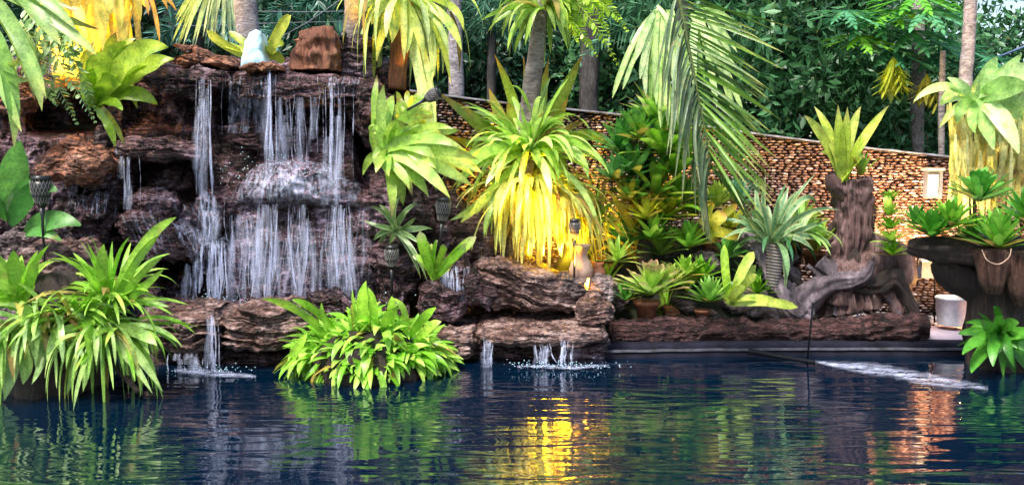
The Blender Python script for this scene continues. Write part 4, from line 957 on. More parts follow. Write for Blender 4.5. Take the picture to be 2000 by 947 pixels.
# bromeliad tower
tw = thing('bromeliad_cluster', 'tall dark cluster of many bromeliad rosettes stacked on a pole by the wall', 'bromeliad cluster', P(1265, 560, 6.0))
stemtube([(1262, 570, 6.05), (1258, 450, 6.05), (1262, 330, 6.05), (1275, 240, 6.05)], [16, 15, 13, 9]).build('pole', 'dark_wood', tw)
for i, (px, py, R, pal, tip) in enumerate([(1280, 235, 66, ((.26, .54, .05), (.48, .76, .14)), PINK), (1318, 265, 55, ((.24, .52, .04), (.48, .74, .12)), None), (1212, 300, 62, ((.08, .30, .06), (.20, .52, .12)), None), (1292, 300, 68, ((.22, .50, .03), (.46, .74, .10)), None),
        (1238, 345, 62, ((.07, .26, .05), (.18, .46, .12)), None), (1318, 345, 66, GREEN, None), (1200, 355, 50, ((.07, .26, .07), (.18, .46, .16)), None), (1280, 385, 66, ((.10, .28, .03), (.38, .48, .05)), None), (1330, 400, 55, ((.08, .26, .02), (.2, .4, .06)), None), (1245, 275, 55, ((.10, .34, .05), (.26, .54, .1)), None), (1225, 395, 48, YEL, ORNG), (1300, 425, 52, ((.50, .52, .03), (.70, .66, .08)), None), (1262, 430, 50, ((.40, .50, .03), (.66, .66, .08)), ORNG), (1335, 310, 50, LIME, PINK)]):
    mb = MB(); rosette(mb, random.Random(300 + i), px, py, 5.92 + .05 * (i % 3), R * 1.42, 32, pal, wd=.19, prof='blunt' if i % 2 else 'brom', droop=.45, tip=tip, el0=8); mb.build('rosette', 'leaf', tw)
# curved-blade plants placed blade by blade: (base, control, tip, width, colour, tip colour)
def hero(name, label, cat, group, base, Y, blades, w=22, pal=LIME, prof='brom', tip=None, seed=1, dY=.25, wav=.02, fold=.22, stem=None, edge=None, wscale=1):
    mb = MB(); r = random.Random(seed)
    blades = [(b[0], b[1], (b[2] if len(b) > 2 and b[2] else w) * wscale) + tuple(b[3:]) for b in blades]
    for b in blades:
        tx, ty = b[0], b[1]; bw = b[2] if len(b) > 2 and b[2] else w; arch = b[3] if len(b) > 3 else None
        bx_, by_ = base[0] + r.uniform(-4, 4), base[1] + r.uniform(-3, 3)
        cx, cy = arch if arch else ((bx_ * .5 + tx * .5), min(by_, ty) * .6 + (by_ + ty) * .2 - 4)
        cx += r.uniform(-12, 12); cy += r.uniform(-12, 12)
        mb.leafto((bx_, by_), (cx, cy), (tx, ty), bw, Y + r.uniform(-.02, .02), Y - r.uniform(-.25, 1) * dY, 12, mixcol(r, *pal), tip and mixcol(r, tip, tip), prof, wav, fold, r, r.uniform(-.5, .5), edge)
    o = mb
    if stem: 
        t = thing(name, label, cat, P(base[0], base[1], Y), group); mb.build('leaves', 'leaf', t)
        for nm, m2, mt in stem: m2.build(nm, mt, t)
        return t
    return tag(mb.build(name, 'leaf'), label, cat, group)
hero('bromeliad', 'yellow green bromeliad spreading from the top of the tall stump', 'bromeliad', GB, (1645, 352), 5.95, [(1570, 225, 22, (1615, 260)), (1572, 228, 18), (1590, 208, 20, (1625, 250)), (1637, 205, 22, (1632, 270)), (1655, 208, 24, (1650, 270)), (1682, 207, 20, (1665, 250)), (1737, 205, 20, (1680, 260)), (1600, 298, 16, (1625, 300)), (1690, 300, 16, (1670, 310)), (1640, 245, 22), (1660, 250, 20), (1612, 270, 18), (1697, 262, 18)], 22, ((.45, .60, .05), (.65, .74, .16)), tip=(.62, .55, .2), seed=2)
hero('bromeliad', 'bromeliad with long flat straps reaching over the log', 'bromeliad', GB, (1428, 592), 5.62, [(1415, 478, 16, (1418, 540)), (1472, 492, 20, (1435, 530)), (1476, 518, 20, (1440, 550)), (1478, 536, 16), (1440, 555, 18), (1558, 600, 18, (1470, 568)), (1520, 592, 16, (1460, 570)), (1400, 560, 14), (1412, 575, 14), (1455, 560, 18)], 18, ((.35, .55, .04), (.62, .72, .14)), prof='blunt', seed=3)
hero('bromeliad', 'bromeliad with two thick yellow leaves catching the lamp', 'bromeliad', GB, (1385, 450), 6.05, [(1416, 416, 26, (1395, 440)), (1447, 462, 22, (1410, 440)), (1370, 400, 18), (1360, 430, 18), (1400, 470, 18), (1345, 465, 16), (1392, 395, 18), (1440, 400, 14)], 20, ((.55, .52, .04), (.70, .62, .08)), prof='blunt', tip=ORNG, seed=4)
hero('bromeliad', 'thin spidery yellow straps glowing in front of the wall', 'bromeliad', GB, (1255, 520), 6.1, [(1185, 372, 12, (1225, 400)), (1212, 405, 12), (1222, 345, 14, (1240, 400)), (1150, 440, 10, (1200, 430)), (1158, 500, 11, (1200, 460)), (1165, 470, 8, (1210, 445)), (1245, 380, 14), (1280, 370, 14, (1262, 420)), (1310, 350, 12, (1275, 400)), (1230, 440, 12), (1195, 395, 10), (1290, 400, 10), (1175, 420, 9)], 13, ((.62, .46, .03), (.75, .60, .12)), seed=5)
hero('bromeliad', 'bright green bromeliad in the middle of the small fall', 'bromeliad', GB, (848, 545), 5.45, [(820, 452, 20, (828, 500)), (825, 470, 16), (838, 480, 18), (930, 462, 20, (870, 500)), (915, 475, 16, (870, 505)), (870, 480, 14), (806, 500, 12), (880, 520, 12), (855, 470, 10)], 18, ((.14, .42, .02), (.42, .66, .08)), prof='blunt', tip=(.45, .42, .25), seed=6)
hero('spider_plant', 'dark green striped tuft against the wet rocks', 'plant', None, (772, 452), 5.6, [(818, 398, 14, (790, 410)), (843, 445, 14, (800, 440)), (845, 448, 10), (720, 405, 10, (750, 410)), (728, 440, 12), (730, 470, 12, (745, 440)), (740, 400, 10), (760, 385, 9), (785, 380, 9), (812, 425, 12), (740, 480, 10), (760, 478, 12), (800, 470, 12), (835, 550, 10, (815, 470)), (822, 545, 8, (800, 480)), (710, 430, 8), (825, 480, 10), (750, 420, 12), (798, 410, 10)], 12, ((.04, .13, .03), (.16, .28, .08)), seed=7, edge=(.32, .42, .2))
hero('striped_plant', 'variegated plant with long white edged leaves in the ribbed pot', 'plant', None, (1505, 480), 5.88, [(1477, 350, 14, (1485, 420)), (1495, 340, 12, (1490, 420)), (1592, 340, 11, (1530, 400)), (1594, 396, 15, (1560, 350)), (1560, 372, 15, (1525, 400)), (1540, 365, 18, (1515, 410)), (1612, 472, 16, (1560, 450)), (1640, 410, 12, (1570, 400)), (1533, 577, 16, (1550, 450)), (1440, 470, 13, (1470, 420)), (1430, 435, 10, (1465, 420)), (1408, 470, 10, (1450, 420)), (1590, 490, 14, (1550, 450)), (1470, 465, 16), (1485, 395, 14), (1520, 390, 17), (1555, 420, 16), (1575, 440, 15), (1530, 430, 16), (1500, 400, 14), (1620, 430, 13), (1460, 425, 12)], 14, ((.05, .20, .09), (.16, .36, .18)), seed=8, edge=(.62, .68, .36), fold=.3, wscale=.95)
hero('bromeliad', 'two green rosettes of stiff leaves behind the gushing water', 'bromeliad', GB, (515, 118), 6.0, [(404, 60, 18, (460, 95)), (448, 62, 16, (480, 90)), (563, 28, 20, (530, 80)), (568, 30, 16, (540, 85)), (550, 125, 18, (535, 105)), (540, 100, 18), (470, 95, 16), (500, 85, 14), (430, 85, 14), (555, 85, 14)], 18, ((.42, .52, .04), (.66, .70, .10)), prof='blunt', seed=9)
hero('bromeliad', 'pale leaf tip rising between the two stumps', 'bromeliad', GB, (645, 130), 6.1, [(640, 38, 18, (642, 90)), (660, 90, 14)], 18, BLUEG, prof='oval', seed=10)
mb = MB(); r = random.Random(88)
hang(mb, r, 1505, 470, 5.9, 46, 0, 60, 140, 8, 15, ((.05, .20, .09), (.30, .48, .22)), 2.2, (0, 80), rad=10)
hang(mb, r, 1560, 455, 6.0, 34, 0, 50, 110, 8, 14, ((.20, .42, .08), (.40, .58, .18)), 2.2, (0, 80), rad=10)
tag(mb.build('grassy_plant', 'leaf'), 'loose green straps spilling round the striped plant beside the tall stump', 'plant')
mb = MB(); r = random.Random(89)
for px_, py_ in ((1180, 560), (1300, 610), (1420, 500), (1230, 470), (1340, 560), (1460, 560), (1320, 400), (1165, 430)):
    hang(mb, r, px_, py_, 6.0, 22, 0, 30, 85, 5, 11, random.Random(px_).choice((GREEN, LIME, DEEP)), 2.0, (0, 85), rad=6)
tag(mb.build('undergrowth', 'leaf'), 'low mixed leaves filling the gaps of the planting bed', 'undergrowth', kind='stuff')
# big straps behind the centre fern
hero('bromeliad', 'giant bromeliad with tall stiff yellow edged straps behind the centre trunk', 'bromeliad', GB, (1030, 330), 6.35, [(965, 105, 24, (1005, 200)), (1137, 108, 28, (1095, 190)), (1072, 112, 24, (1065, 230)), (1022, 112, 18, (1030, 220)), (955, 172, 26, (985, 240)), (862, 262, 24, (960, 290)), (852, 178, 24, (950, 240)), (895, 200, 26, (965, 265)), (1130, 235, 24, (1095, 270)), (1195, 290, 26, (1150, 225)), (1110, 190, 30, (1085, 260)), (1050, 150, 30), (990, 200, 30), (930, 235, 26, (980, 270)), (1020, 190, 28), (1085, 220, 30), (900, 320, 20, (970, 285))], 26, ((.28, .42, .035), (.55, .60, .10)), tip=ORNG, seed=11)
# centre fern
cf = thing('epiphyte_fern', 'huge shaggy fern skirt wrapped round the centre trunk and glowing yellow from below', 'fern', P(1035, 520, 6.0))
mb = MB(); r = random.Random(12)
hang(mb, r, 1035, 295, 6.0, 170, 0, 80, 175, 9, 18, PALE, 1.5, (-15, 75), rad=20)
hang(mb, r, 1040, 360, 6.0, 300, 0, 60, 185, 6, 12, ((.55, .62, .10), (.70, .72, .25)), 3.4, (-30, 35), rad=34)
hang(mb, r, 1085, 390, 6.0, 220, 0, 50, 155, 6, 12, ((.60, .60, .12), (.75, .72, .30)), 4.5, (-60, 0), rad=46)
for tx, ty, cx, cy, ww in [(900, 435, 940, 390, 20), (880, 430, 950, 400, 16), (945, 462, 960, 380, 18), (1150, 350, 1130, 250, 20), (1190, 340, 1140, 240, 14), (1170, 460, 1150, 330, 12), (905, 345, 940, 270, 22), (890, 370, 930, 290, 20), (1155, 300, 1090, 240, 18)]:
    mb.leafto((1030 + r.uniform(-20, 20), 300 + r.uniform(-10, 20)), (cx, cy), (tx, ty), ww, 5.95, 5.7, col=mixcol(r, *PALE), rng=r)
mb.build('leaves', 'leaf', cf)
stemtube([(1000, 545, 6.0), (1003, 470, 6.0), (1015, 380, 6.0), (1028, 290, 6.0), (1038, 180, 6.0), (1052, 60, 6.0), (1060, -60, 6.0)], [17, 16, 17, 20, 18, 15, 14], n=24, nz=.006, groove=.12).build('trunk', 'palm_bark', cf)
mb = MB(); r = random.Random(13)
hang(mb, r, 1062, 15, 5.95, 70, 0, 60, 140, 9, 16, ((.30, .48, .06), (.52, .68, .18)), 3.0, (-30, 70), rad=14)
for tx, ty in [(940, 40), (1000, 75), (1110, 100), (1150, 55), (1085, 60), (1025, 90)]: mb.leafto((1060, 18), ((1060 + tx) / 2, 0), (tx, ty), 10, 5.95, 5.8, col=mixcol(r, *LIME), rng=r)
tag(mb.build('tree_fern', 'leaf'), 'small leafy epiphyte crowning the centre trunk near the picture top', 'fern')
def frond(mb, rng, a, c, b, Y0, Y1, n=26, l=26, w=7, pal=LIME, taper=.9, ang=55, prof='oval', jag=.2, drop=0):
    """fern or palm frond: a midrib with leaflets on both sides"""
    p0 = P(*a, Y0); p1 = P(*b, Y1); pc = P(*c, (Y0 + Y1) / 2 - .05); s = S((Y0 + Y1) / 2); pts = []
    for i in range(n + 1):
        t = i / n; p = p0 * (1 - t) ** 2 + pc * 2 * t * (1 - t) + p1 * t * t; d = ((pc - p0) * (1 - t) + (p1 - pc) * t).normalized(); pts.append(p)
        side = d.cross((CAM - p).normalized()).normalized(); ll = l * s * (1 - taper * t ** 1.5) * (.55 + .45 * min(1, t * 5)) * rng.uniform(1 - jag, 1 + jag)
        for sg in (-1, 1):
            dd = (side * sg * math.sin(math.radians(ang)) + d * math.cos(math.radians(ang)) + Vector((rng.uniform(-.12, .12), rng.uniform(-.35, .35), rng.uniform(-.1, .1) - drop))).normalized()
            mb.blade(p, dd, ll, w * s, .6, 4, mixcol(rng, *pal), None, prof, 0, .1, rng.uniform(-.8, .8), rng)
    b0 = len(mb.v); mb.ring_tube(pts, [1.6 * s * (1.1 - i / n) for i in range(n + 1)], 5, cap=False); mb.c += [pal[1]] * (len(mb.v) - b0)
mb = MB(); r = random.Random(14)
for a, c, b, ln in [((1090, -20), (1150, 10), (1205, 125), 30), ((1085, -10), (1120, 40), (1165, 110), 26), ((1100, -30), (1180, -10), (1225, 60), 28), ((1080, 0), (1110, 30), (1130, 85), 22), ((1110, -40), (1160, -10), (1190, 70), 26)]:
    frond(mb, r, a, c, b, 5.85, 5.75, 22, ln, 8, ((.30, .52, .03), (.55, .74, .10)), ang=50)
tag(mb.build('lacy_fern', 'leaf'), 'lacy bright green fern fronds hanging beside the centre trunk top', 'fern')
# hanging fern on the brown trunk
hf = thing('staghorn_fern', 'pale staghorn fern hanging in long ribbons from the brown trunk', 'fern', P(775, 175, 5.95))
stemtube([(775, 175, 6.0), (780, 100, 6.0), (788, 20, 6.0), (792, -60, 6.0)], [17, 18, 19, 19], n=20).build('trunk', 'red_wood', hf)
mb = MB(); r = random.Random(15)
hang(mb, r, 792, -5, 5.95, 60, 0, 90, 220, 10, 20, ((.48, .64, .12), (.66, .78, .32)), 4.0, (-30, 40), rad=18)
for tx, ty, cx, cy, ww in [(850, 290, 815, 120, 22), (852, 280, 845, 100, 14), (735, 120, 745, 30, 16), (765, 85, 770, 20, 24), (795, 105, 800, 40, 20), (828, 110, 815, 40, 18), (842, 165, 860, 60, 16), (902, 100, 880, 10, 18), (725, 50, 740, 0, 16), (880, 165, 865, 40, 14), (905, 60, 900, -10, 14)]:
    mb.leafto((795 + r.uniform(-12, 12), -8), (cx, cy), (tx, ty), ww, 5.9, 5.75, col=mixcol(r, (.55, .62, .08), (.66, .78, .3)), rng=r)
mb.build('leaves', 'leaf', hf)
# big fern to the right of the rockwork
mb = MB(); r = random.Random(16)
for tx, ty, cx, cy, ww in [(945, 340, 850, 270, 34), (935, 312, 850, 275, 30), (925, 365, 840, 300, 30), (880, 388, 820, 300, 32), (872, 345, 815, 270, 34), (838, 385, 800, 320, 30), (788, 402, 775, 330, 32), (800, 370, 780, 320, 26), (735, 330, 735, 290, 26), (728, 260, 738, 230, 28), (770, 185, 745, 220, 30), (750, 165, 735, 220, 24), (845, 230, 790, 215, 28), (830, 205, 780, 215, 24), (880, 280, 810, 230, 26), (905, 290, 820, 245, 28), (790, 250, 760, 240, 36), (850, 310, 800, 260, 36), (815, 340, 780, 290, 32), (760, 345, 750, 300, 30), (862, 258, 800, 235, 24), (755, 200, 750, 240, 30)]:
    mb.leafto((748 + r.uniform(-16, 16), 298 + r.uniform(-14, 14)), (cx + r.uniform(-15, 15), cy + r.uniform(-15, 15)), (tx + r.uniform(-35, 15), ty + r.uniform(-30, 30)), ww * .6, 5.66, 5.66 - r.uniform(-.1, .3), 14, mixcol(r, (.30, .52, .06), (.58, .72, .16), .12), BROWN if r.random() < .25 else None, rng=r, wav=.09)
    mb.leafto((748 + r.uniform(-12, 12), 298 + r.uniform(-10, 10)), (cx, cy), (tx, ty), ww * .78, 5.62, 5.62 - r.uniform(-.1, .35), col=mixcol(r, *PALE, .12), tip=(.55, .6, .15), rng=r, wav=.06)
tag(mb.build('nest_fern', 'leaf'), 'big pale green fern leaning out from the upper right corner of the rockwork', 'fern')
mb = MB(); r = random.Random(17)
for i in range(26):
    a_ = r.uniform(-2.9, -.2); R_ = r.uniform(50, 110); mb.leafto((800, 275), (800 + R_ * .6 * math.cos(a_), 275 + R_ * .8 * math.sin(a_)), (800 + R_ * math.cos(a_), 275 + R_ * math.sin(a_) * .9), r.uniform(12, 20), 5.85, 5.8 + r.uniform(-.1, .2), col=mixcol(r, (.22, .45, .05), (.55, .62, .10)), tip=ORNG if r.random() < .3 else None, rng=r)
tag(mb.build('bromeliad', 'leaf'), 'bushy bromeliad behind the leaning torch lamp', 'bromeliad', GB)
# --- near side: plants at the picture's start
mb = MB(); r = random.Random(18)
for b, c, t_, ww in [((-40, -30), (60, 60), (82, 218), 40), ((-40, 20), (30, 120), (28, 288), 40), ((-60, -40), (110, 20), (190, 110), 34), ((-40, 60), (0, 150), (42, 258), 30), ((-20, -60), (60, 0), (120, 90), 40), ((-50, 100), (0, 160), (60, 156), 26), ((-30, -20), (60, 80), (90, 190), 30), ((-50, -60), (90, -20), (150, 60), 30)]:
    mb.leafto(b, (c[0] + r.uniform(-30, 30), c[1] + r.uniform(-20, 20)), (t_[0] + r.uniform(-25, 10), t_[1] - r.uniform(10, 60)), ww * .5, 4.75, 4.6, 14, mixcol(r, (.30, .46, .08), (.5, .6, .14)), BROWN, 'strap', .05, .25, r)
    mb.leafto(b, c, t_, ww * .72, 4.7, 4.55, 16, mixcol(r, (.22, .44, .10), (.44, .62, .18)), (.62, .66, .2), 'strap', .03, .25, r, 0, None)
tag(mb.build('strap_plant', 'leaf'), 'long pale drooping straps entering at the upper corner over the dark gap', 'plant')
mb = MB(); r = random.Random(19)
for a, c, b in [((50, 20), (120, 120), (185, 238)), ((40, 40), (100, 140), (150, 240)), ((40, 60), (80, 150), (112, 205)), ((60, 10), (150, 110), (185, 215)), ((70, 30), (110, 60), (150, 130)), ((30, 80), (60, 140), (90, 190)), ((60, 0), (130, 60), (165, 170)), ((90, 20), (130, 60), (160, 100))]:
    frond(mb, r, a, c, b, 4.95, 4.85, 26, 34, 9, ((.30, .48, .16), (.50, .66, .30)), ang=45, jag=.3)
tag(mb.build('lacy_fern', 'leaf'), 'pale lacy fern hanging in front of the yellow lit corner', 'fern')
mb = MB(); r = random.Random(20)
for tx, ty, cx, cy, ww in [(328, 92, 250, 80, 48), (340, 115, 270, 120, 40), (308, 205, 260, 160, 34), (220, 95, 175, 130, 50), (240, 165, 205, 140, 40), (262, 88, 205, 100, 50), (290, 85, 230, 110, 46), (180, 130, 165, 160, 34), (225, 288, 215, 230, 20), (240, 215, 215, 190, 24), (300, 130, 240, 140, 40), (200, 100, 170, 140, 44), (170, 150, 170, 180, 26)]:
    mb.leafto((185 + r.uniform(-8, 8), 205 + r.uniform(-6, 6)), (cx, cy), (tx, ty), ww * .82, 5.35, 5.35 - r.uniform(-.05, .3), 16, mixcol(r, (.30, .50, .03), (.52, .68, .08), .15), None, 'strap', .10, .3, r)
    mb.leafto((185 + r.uniform(-12, 12), 205), (cx + r.uniform(-25, 25), cy + r.uniform(-25, 25)), (tx + r.uniform(-40, 25), ty + r.uniform(-25, 25)), ww * .5, 5.42, 5.35, 12, mixcol(r, (.40, .50, .03), (.6, .62, .10), .15), BROWN if r.random() < .3 else None, 'strap', .10, .3, r)
tag(mb.build('nest_fern', 'leaf'), 'bird nest fern with broad wavy yellow green leaves over the left ledges', 'fern')
mb = MB(); r = random.Random(22)
for i in range(60):
    px = r.uniform(85, 260); py = r.uniform(-80, -20); l_ = r.uniform(70, 190)
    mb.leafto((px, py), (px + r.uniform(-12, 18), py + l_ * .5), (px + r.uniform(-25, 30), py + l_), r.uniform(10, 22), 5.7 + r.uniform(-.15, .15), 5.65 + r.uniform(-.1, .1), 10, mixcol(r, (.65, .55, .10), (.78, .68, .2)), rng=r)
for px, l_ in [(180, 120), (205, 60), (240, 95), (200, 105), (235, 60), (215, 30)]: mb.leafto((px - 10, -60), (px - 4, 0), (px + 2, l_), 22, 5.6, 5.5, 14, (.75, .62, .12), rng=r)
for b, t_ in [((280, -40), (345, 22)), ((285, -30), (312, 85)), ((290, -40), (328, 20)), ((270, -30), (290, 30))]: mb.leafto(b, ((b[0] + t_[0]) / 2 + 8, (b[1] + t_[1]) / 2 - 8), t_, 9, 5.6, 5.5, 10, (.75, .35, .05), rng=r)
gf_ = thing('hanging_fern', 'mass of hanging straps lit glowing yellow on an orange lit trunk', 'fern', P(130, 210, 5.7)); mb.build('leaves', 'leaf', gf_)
stemtube([(128, 150, 6.1), (128, 80, 6.1), (126, -80, 6.1)], [30, 27, 26], n=22).build('trunk', 'palm_bark', gf_)
mb = MB(); r = random.Random(23)
for b, c, t_, ww, pf_ in [((20, 425), (20, 340), (38, 275), 56, 'oval'), ((15, 430), (50, 350), (112, 372), 46, 'oval'), ((15, 430), (0, 380), (-30, 400), 44, 'oval'), ((50, 455), (90, 415), (158, 440), 42, 'oval'), ((20, 440), (40, 400), (75, 350), 40, 'oval'), ((50, 460), (80, 440), (120, 470), 22, 'oval')]:
    mb.leafto(b, c, t_, ww, 5.0, 4.9, 14, mixcol(r, (.07, .28, .04), (.20, .48, .10)), None, pf_, .02, .15, r)
tag(mb.build('broad_leaf_plant', 'leaf'), 'plant with broad oval glossy leaves behind the torch lamp on the bank', 'plant')
# near epiphyte clumps standing in the pond
lc = thing('leafy_clump', 'large clump of long arching green straps trailing into the pond on a dark stump', 'plant', P(120, 775, 4.4))
mb = MB(); wood(mb, [(100, 790, 4.55), (110, 700, 4.55), (120, 620, 4.5), (110, 540, 4.55)], [90, 80, 62, 40], n=30, groove=.3, nz=.03, seed=4); wood(mb, [(110, 640, 4.5), (200, 690, 4.45), (270, 765, 4.3)], [12, 8, 5], n=10)
mb.build('stump', 'dark_wood', lc)
mb = MB(); r = random.Random(24)
def clump(mb, r, cx, cy, Y, n, lmin, lmax, wmin, wmax, pal, droop, el):
    hang(mb, r, cx, cy, Y, n, 0, lmin, lmax, wmin, wmax, pal, droop, el, rad=26, wav=.02, fold=.2)
GL = ((.22, .50, .03), (.46, .70, .12)); GP = ((.38, .60, .14), (.58, .76, .32))
clump(mb, r, 35, 590, 4.45, 60, 60, 140, 12, 21, GL, 1.5, (5, 88)); clump(mb, r, 20, 640, 4.4, 80, 80, 190, 8, 15, ((.30, .56, .08), (.54, .74, .24)), 3.5, (-50, 25))
clump(mb, r, 215, 580, 4.45, 110, 50, 150, 7, 13, GL, 1.6, (-10, 80)); clump(mb, r, 200, 640, 4.4, 110, 80, 185, 6, 12, ((.30, .56, .08), (.54, .74, .24)), 3.2, (-60, 20)); clump(mb, r, 120, 620, 4.4, 40, 50, 140, 7, 13, GP, 3.2, (-50, 40))
clump(mb, r, 150, 610, 4.38, 70, 50, 140, 7, 14, GL, 2.2, (-20, 60)); clump(mb, r, 70, 620, 4.4, 50, 60, 150, 9, 16, GP, 2.4, (-30, 50)); clump(mb, r, 240, 640, 4.4, 60, 50, 130, 6, 12, GL, 2.4, (-40, 40))
for b, c, t_, ww in [((215, 590), (280, 450), (345, 424), 20), ((225, 590), (270, 490), (312, 458), 15), ((225, 600), (280, 520), (318, 500), 14), ((205, 580), (195, 520), (203, 476), 22), ((230, 610), (280, 560), (320, 525), 14), ((35, 600), (28, 530), (26, 488), 26), ((45, 600), (65, 530), (70, 505), 20), ((35, 600), (5, 540), (-5, 495), 26), ((200, 640), (260, 660), (318, 765), 18), ((190, 640), (230, 660), (298, 768), 18), ((160, 640), (150, 700), (130, 772), 16), ((40, 640), (30, 700), (8, 782), 26), ((50, 640), (55, 700), (45, 750), 26), ((180, 640), (175, 700), (162, 765), 14), ((210, 640), (280, 640), (306, 675), 22), ((200, 620), (150, 640), (98, 648), 16), ((30, 600), (70, 600), (75, 720), 30), ((100, 650), (90, 700), (62, 750), 14)]:
    mb.leafto(b, c, t_, ww, 4.42, 4.25, 14, mixcol(r, *(GL if t_[1] < 600 else GP)), None, 'strap', .02, .2, r)
mb.build('leaves', 'leaf', lc)
cc_ = thing('leafy_clump', 'dense bright green dome of overlapping blades rising from the middle of the pond', 'plant', P(725, 745, 4.8))
mb = MB(); wood(mb, [(725, 760, 4.95), (725, 700, 4.95), (725, 650, 4.98)], [125, 115, 70], n=36, groove=.2, nz=.03, seed=5, sub=8); mb.build('stump', 'dark_wood', cc_)
mb = MB(); r = random.Random(25); cb = P(725, 735, 4.95); s_ = S(4.95)
for k in range(34):
    a_ = 2.39996 * k; e = math.asin((k + .5) / 34) * .95; q_ = 1 + .22 * r.uniform(-1, 1)
    dr = Vector((math.cos(a_) * math.cos(e) * 1.25, math.sin(a_) * math.cos(e) * .8, math.sin(e) * .9))
    p = cb + dr * 84 * q_ * s_; px_ = 1000 + F * p.x / p.y
    for m_ in range(26):
        az = r.uniform(0, 6.283); d = (dr.normalized() * .9 + Vector((math.cos(az), math.sin(az), r.uniform(-.5, .9))) * .75).normalized()
        st_ = p + d * 6 * s_; ln = r.uniform(45, 100) * s_
        mb.blade(Vector((st_.x, st_.y, max(.08, st_.z))), d, ln, r.uniform(11, 20) * s_, r.choice((1.2, 2.2, 3.4, 4.5)), 8, mixcol(r, (.20, .50, .03), (.52, .80, .14)) if r.random() > .05 else mixcol(r, (.5, .45, .08), BROWN), None, 'oval' if r.random() < .35 else 'strap', .03, .22, r.uniform(-.9, .9), r)
for b, c, t_, ww in [((720, 660), (700, 600), (715, 548), 24), ((730, 660), (735, 600), (718, 560), 18), ((640, 660), (590, 590), (512, 583), 18), ((660, 650), (610, 590), (570, 585), 16), ((755, 660), (770, 610), (765, 578), 20), ((790, 660), (800, 600), (768, 582), 14), ((800, 660), (820, 620), (852, 600), 18), ((810, 670), (840, 630), (862, 628), 18), ((760, 650), (740, 620), (780, 600), 24), ((700, 640), (690, 600), (688, 565), 7), ((650, 650), (625, 620), (628, 590), 10), ((560, 720), (580, 680), (600, 650), 18)]:
    mb.leafto(b, c, t_, ww, 4.85, 4.75, 12, mixcol(r, (.26, .56, .03), (.50, .78, .10)), None, 'strap', .02, .2, r)
for k in range(len(mb.v)):
    if mb.v[k].z < -.03: mb.v[k].z = -.03
mb.build('leaves', 'leaf', cc_)
hero('water_side_plant', 'dark green broad tongues hanging over the water at the foot of the black trunk', 'plant', None, (1950, 650), 4.95, [(1872, 652, 16, (1905, 640)), (1880, 692, 22, (1910, 665)), (1898, 728, 26, (1920, 690)), (1975, 746, 30, (1975, 690)), (2020, 690, 28), (1915, 625, 24, (1925, 640)), (1905, 675, 28, (1925, 670)), (1990, 630, 24), (2010, 730, 28, (2000, 680)), (1940, 715, 24), (1960, 620, 22), (2030, 650, 30), (1930, 700, 24), (1895, 640, 14), (1870, 675, 12), (1885, 630, 12), (1915, 700, 16), (1990, 690, 22), (1960, 735, 18), (1925, 660, 16), (1950, 690, 20), (2000, 660, 20), (1900, 705, 14), (1980, 715, 20), (1910, 610, 12), (1940, 600, 14)], 24, ((.04, .20, .02), (.14, .42, .05)), prof='oval', seed=30, dY=.35)
# pale fern with dead skirt on the far side
nf = thing('nest_fern', 'large pale fern with a skirt of dead yellow ribbons on a dark trunk', 'fern', P(1900, 480, 5.7))
mb = MB(); r = random.Random(31)
for tx, ty, cx, cy, ww in [(1785, 198, 1840, 145, 20), (1838, 205, 1860, 170, 30), (1850, 152, 1880, 165, 20), (1945, 112, 1925, 160, 40), (1995, 105, 1960, 150, 26), (2040, 150, 1980, 130, 50), (2040, 200, 1990, 165, 50), (2030, 250, 1980, 190, 44), (1990, 300, 1960, 210, 34), (1942, 292, 1925, 230, 30), (1910, 150, 1905, 180, 18), (2010, 170, 1960, 160, 44), (1905, 260, 1895, 230, 20), (1965, 250, 1940, 205, 34), (1870, 240, 1870, 200, 26), (1835, 250, 1860, 210, 16)]:
    mb.leafto((1905 + r.uniform(-6, 6), 195 + r.uniform(-5, 5)), (cx, cy), (tx, ty), ww, 5.75, 5.75 - r.uniform(-.1, .35), 14, mixcol(r, (.36, .62, .16), (.56, .76, .32), .1), None, 'oval', .05, .2, r)
mb.build('leaves', 'leaf', nf)
mb = MB()
for i in range(190):
    px = r.uniform(1850, 2030); py = r.uniform(200, 300); l_ = r.uniform(60, 170)
    mb.leafto((px, py), (px + r.uniform(-10, 10), py + l_ * .4), (px + r.uniform(-22, 22), py + l_), r.uniform(5, 12), 5.85 + r.uniform(-.15, .15), 5.8, 10, mixcol(r, (.60, .55, .16), (.74, .70, .36)), BROWN if r.random() < .3 else None, rng=r, wav=.08)
mb.build('dead_leaves', 'leaf', nf)
stemtube([(1890, 560, 5.9), (1892, 400, 5.9), (1895, 280, 5.9), (1897, 190, 5.9)], [14, 14, 15, 13], n=18).build('trunk', 'dark_wood', nf)
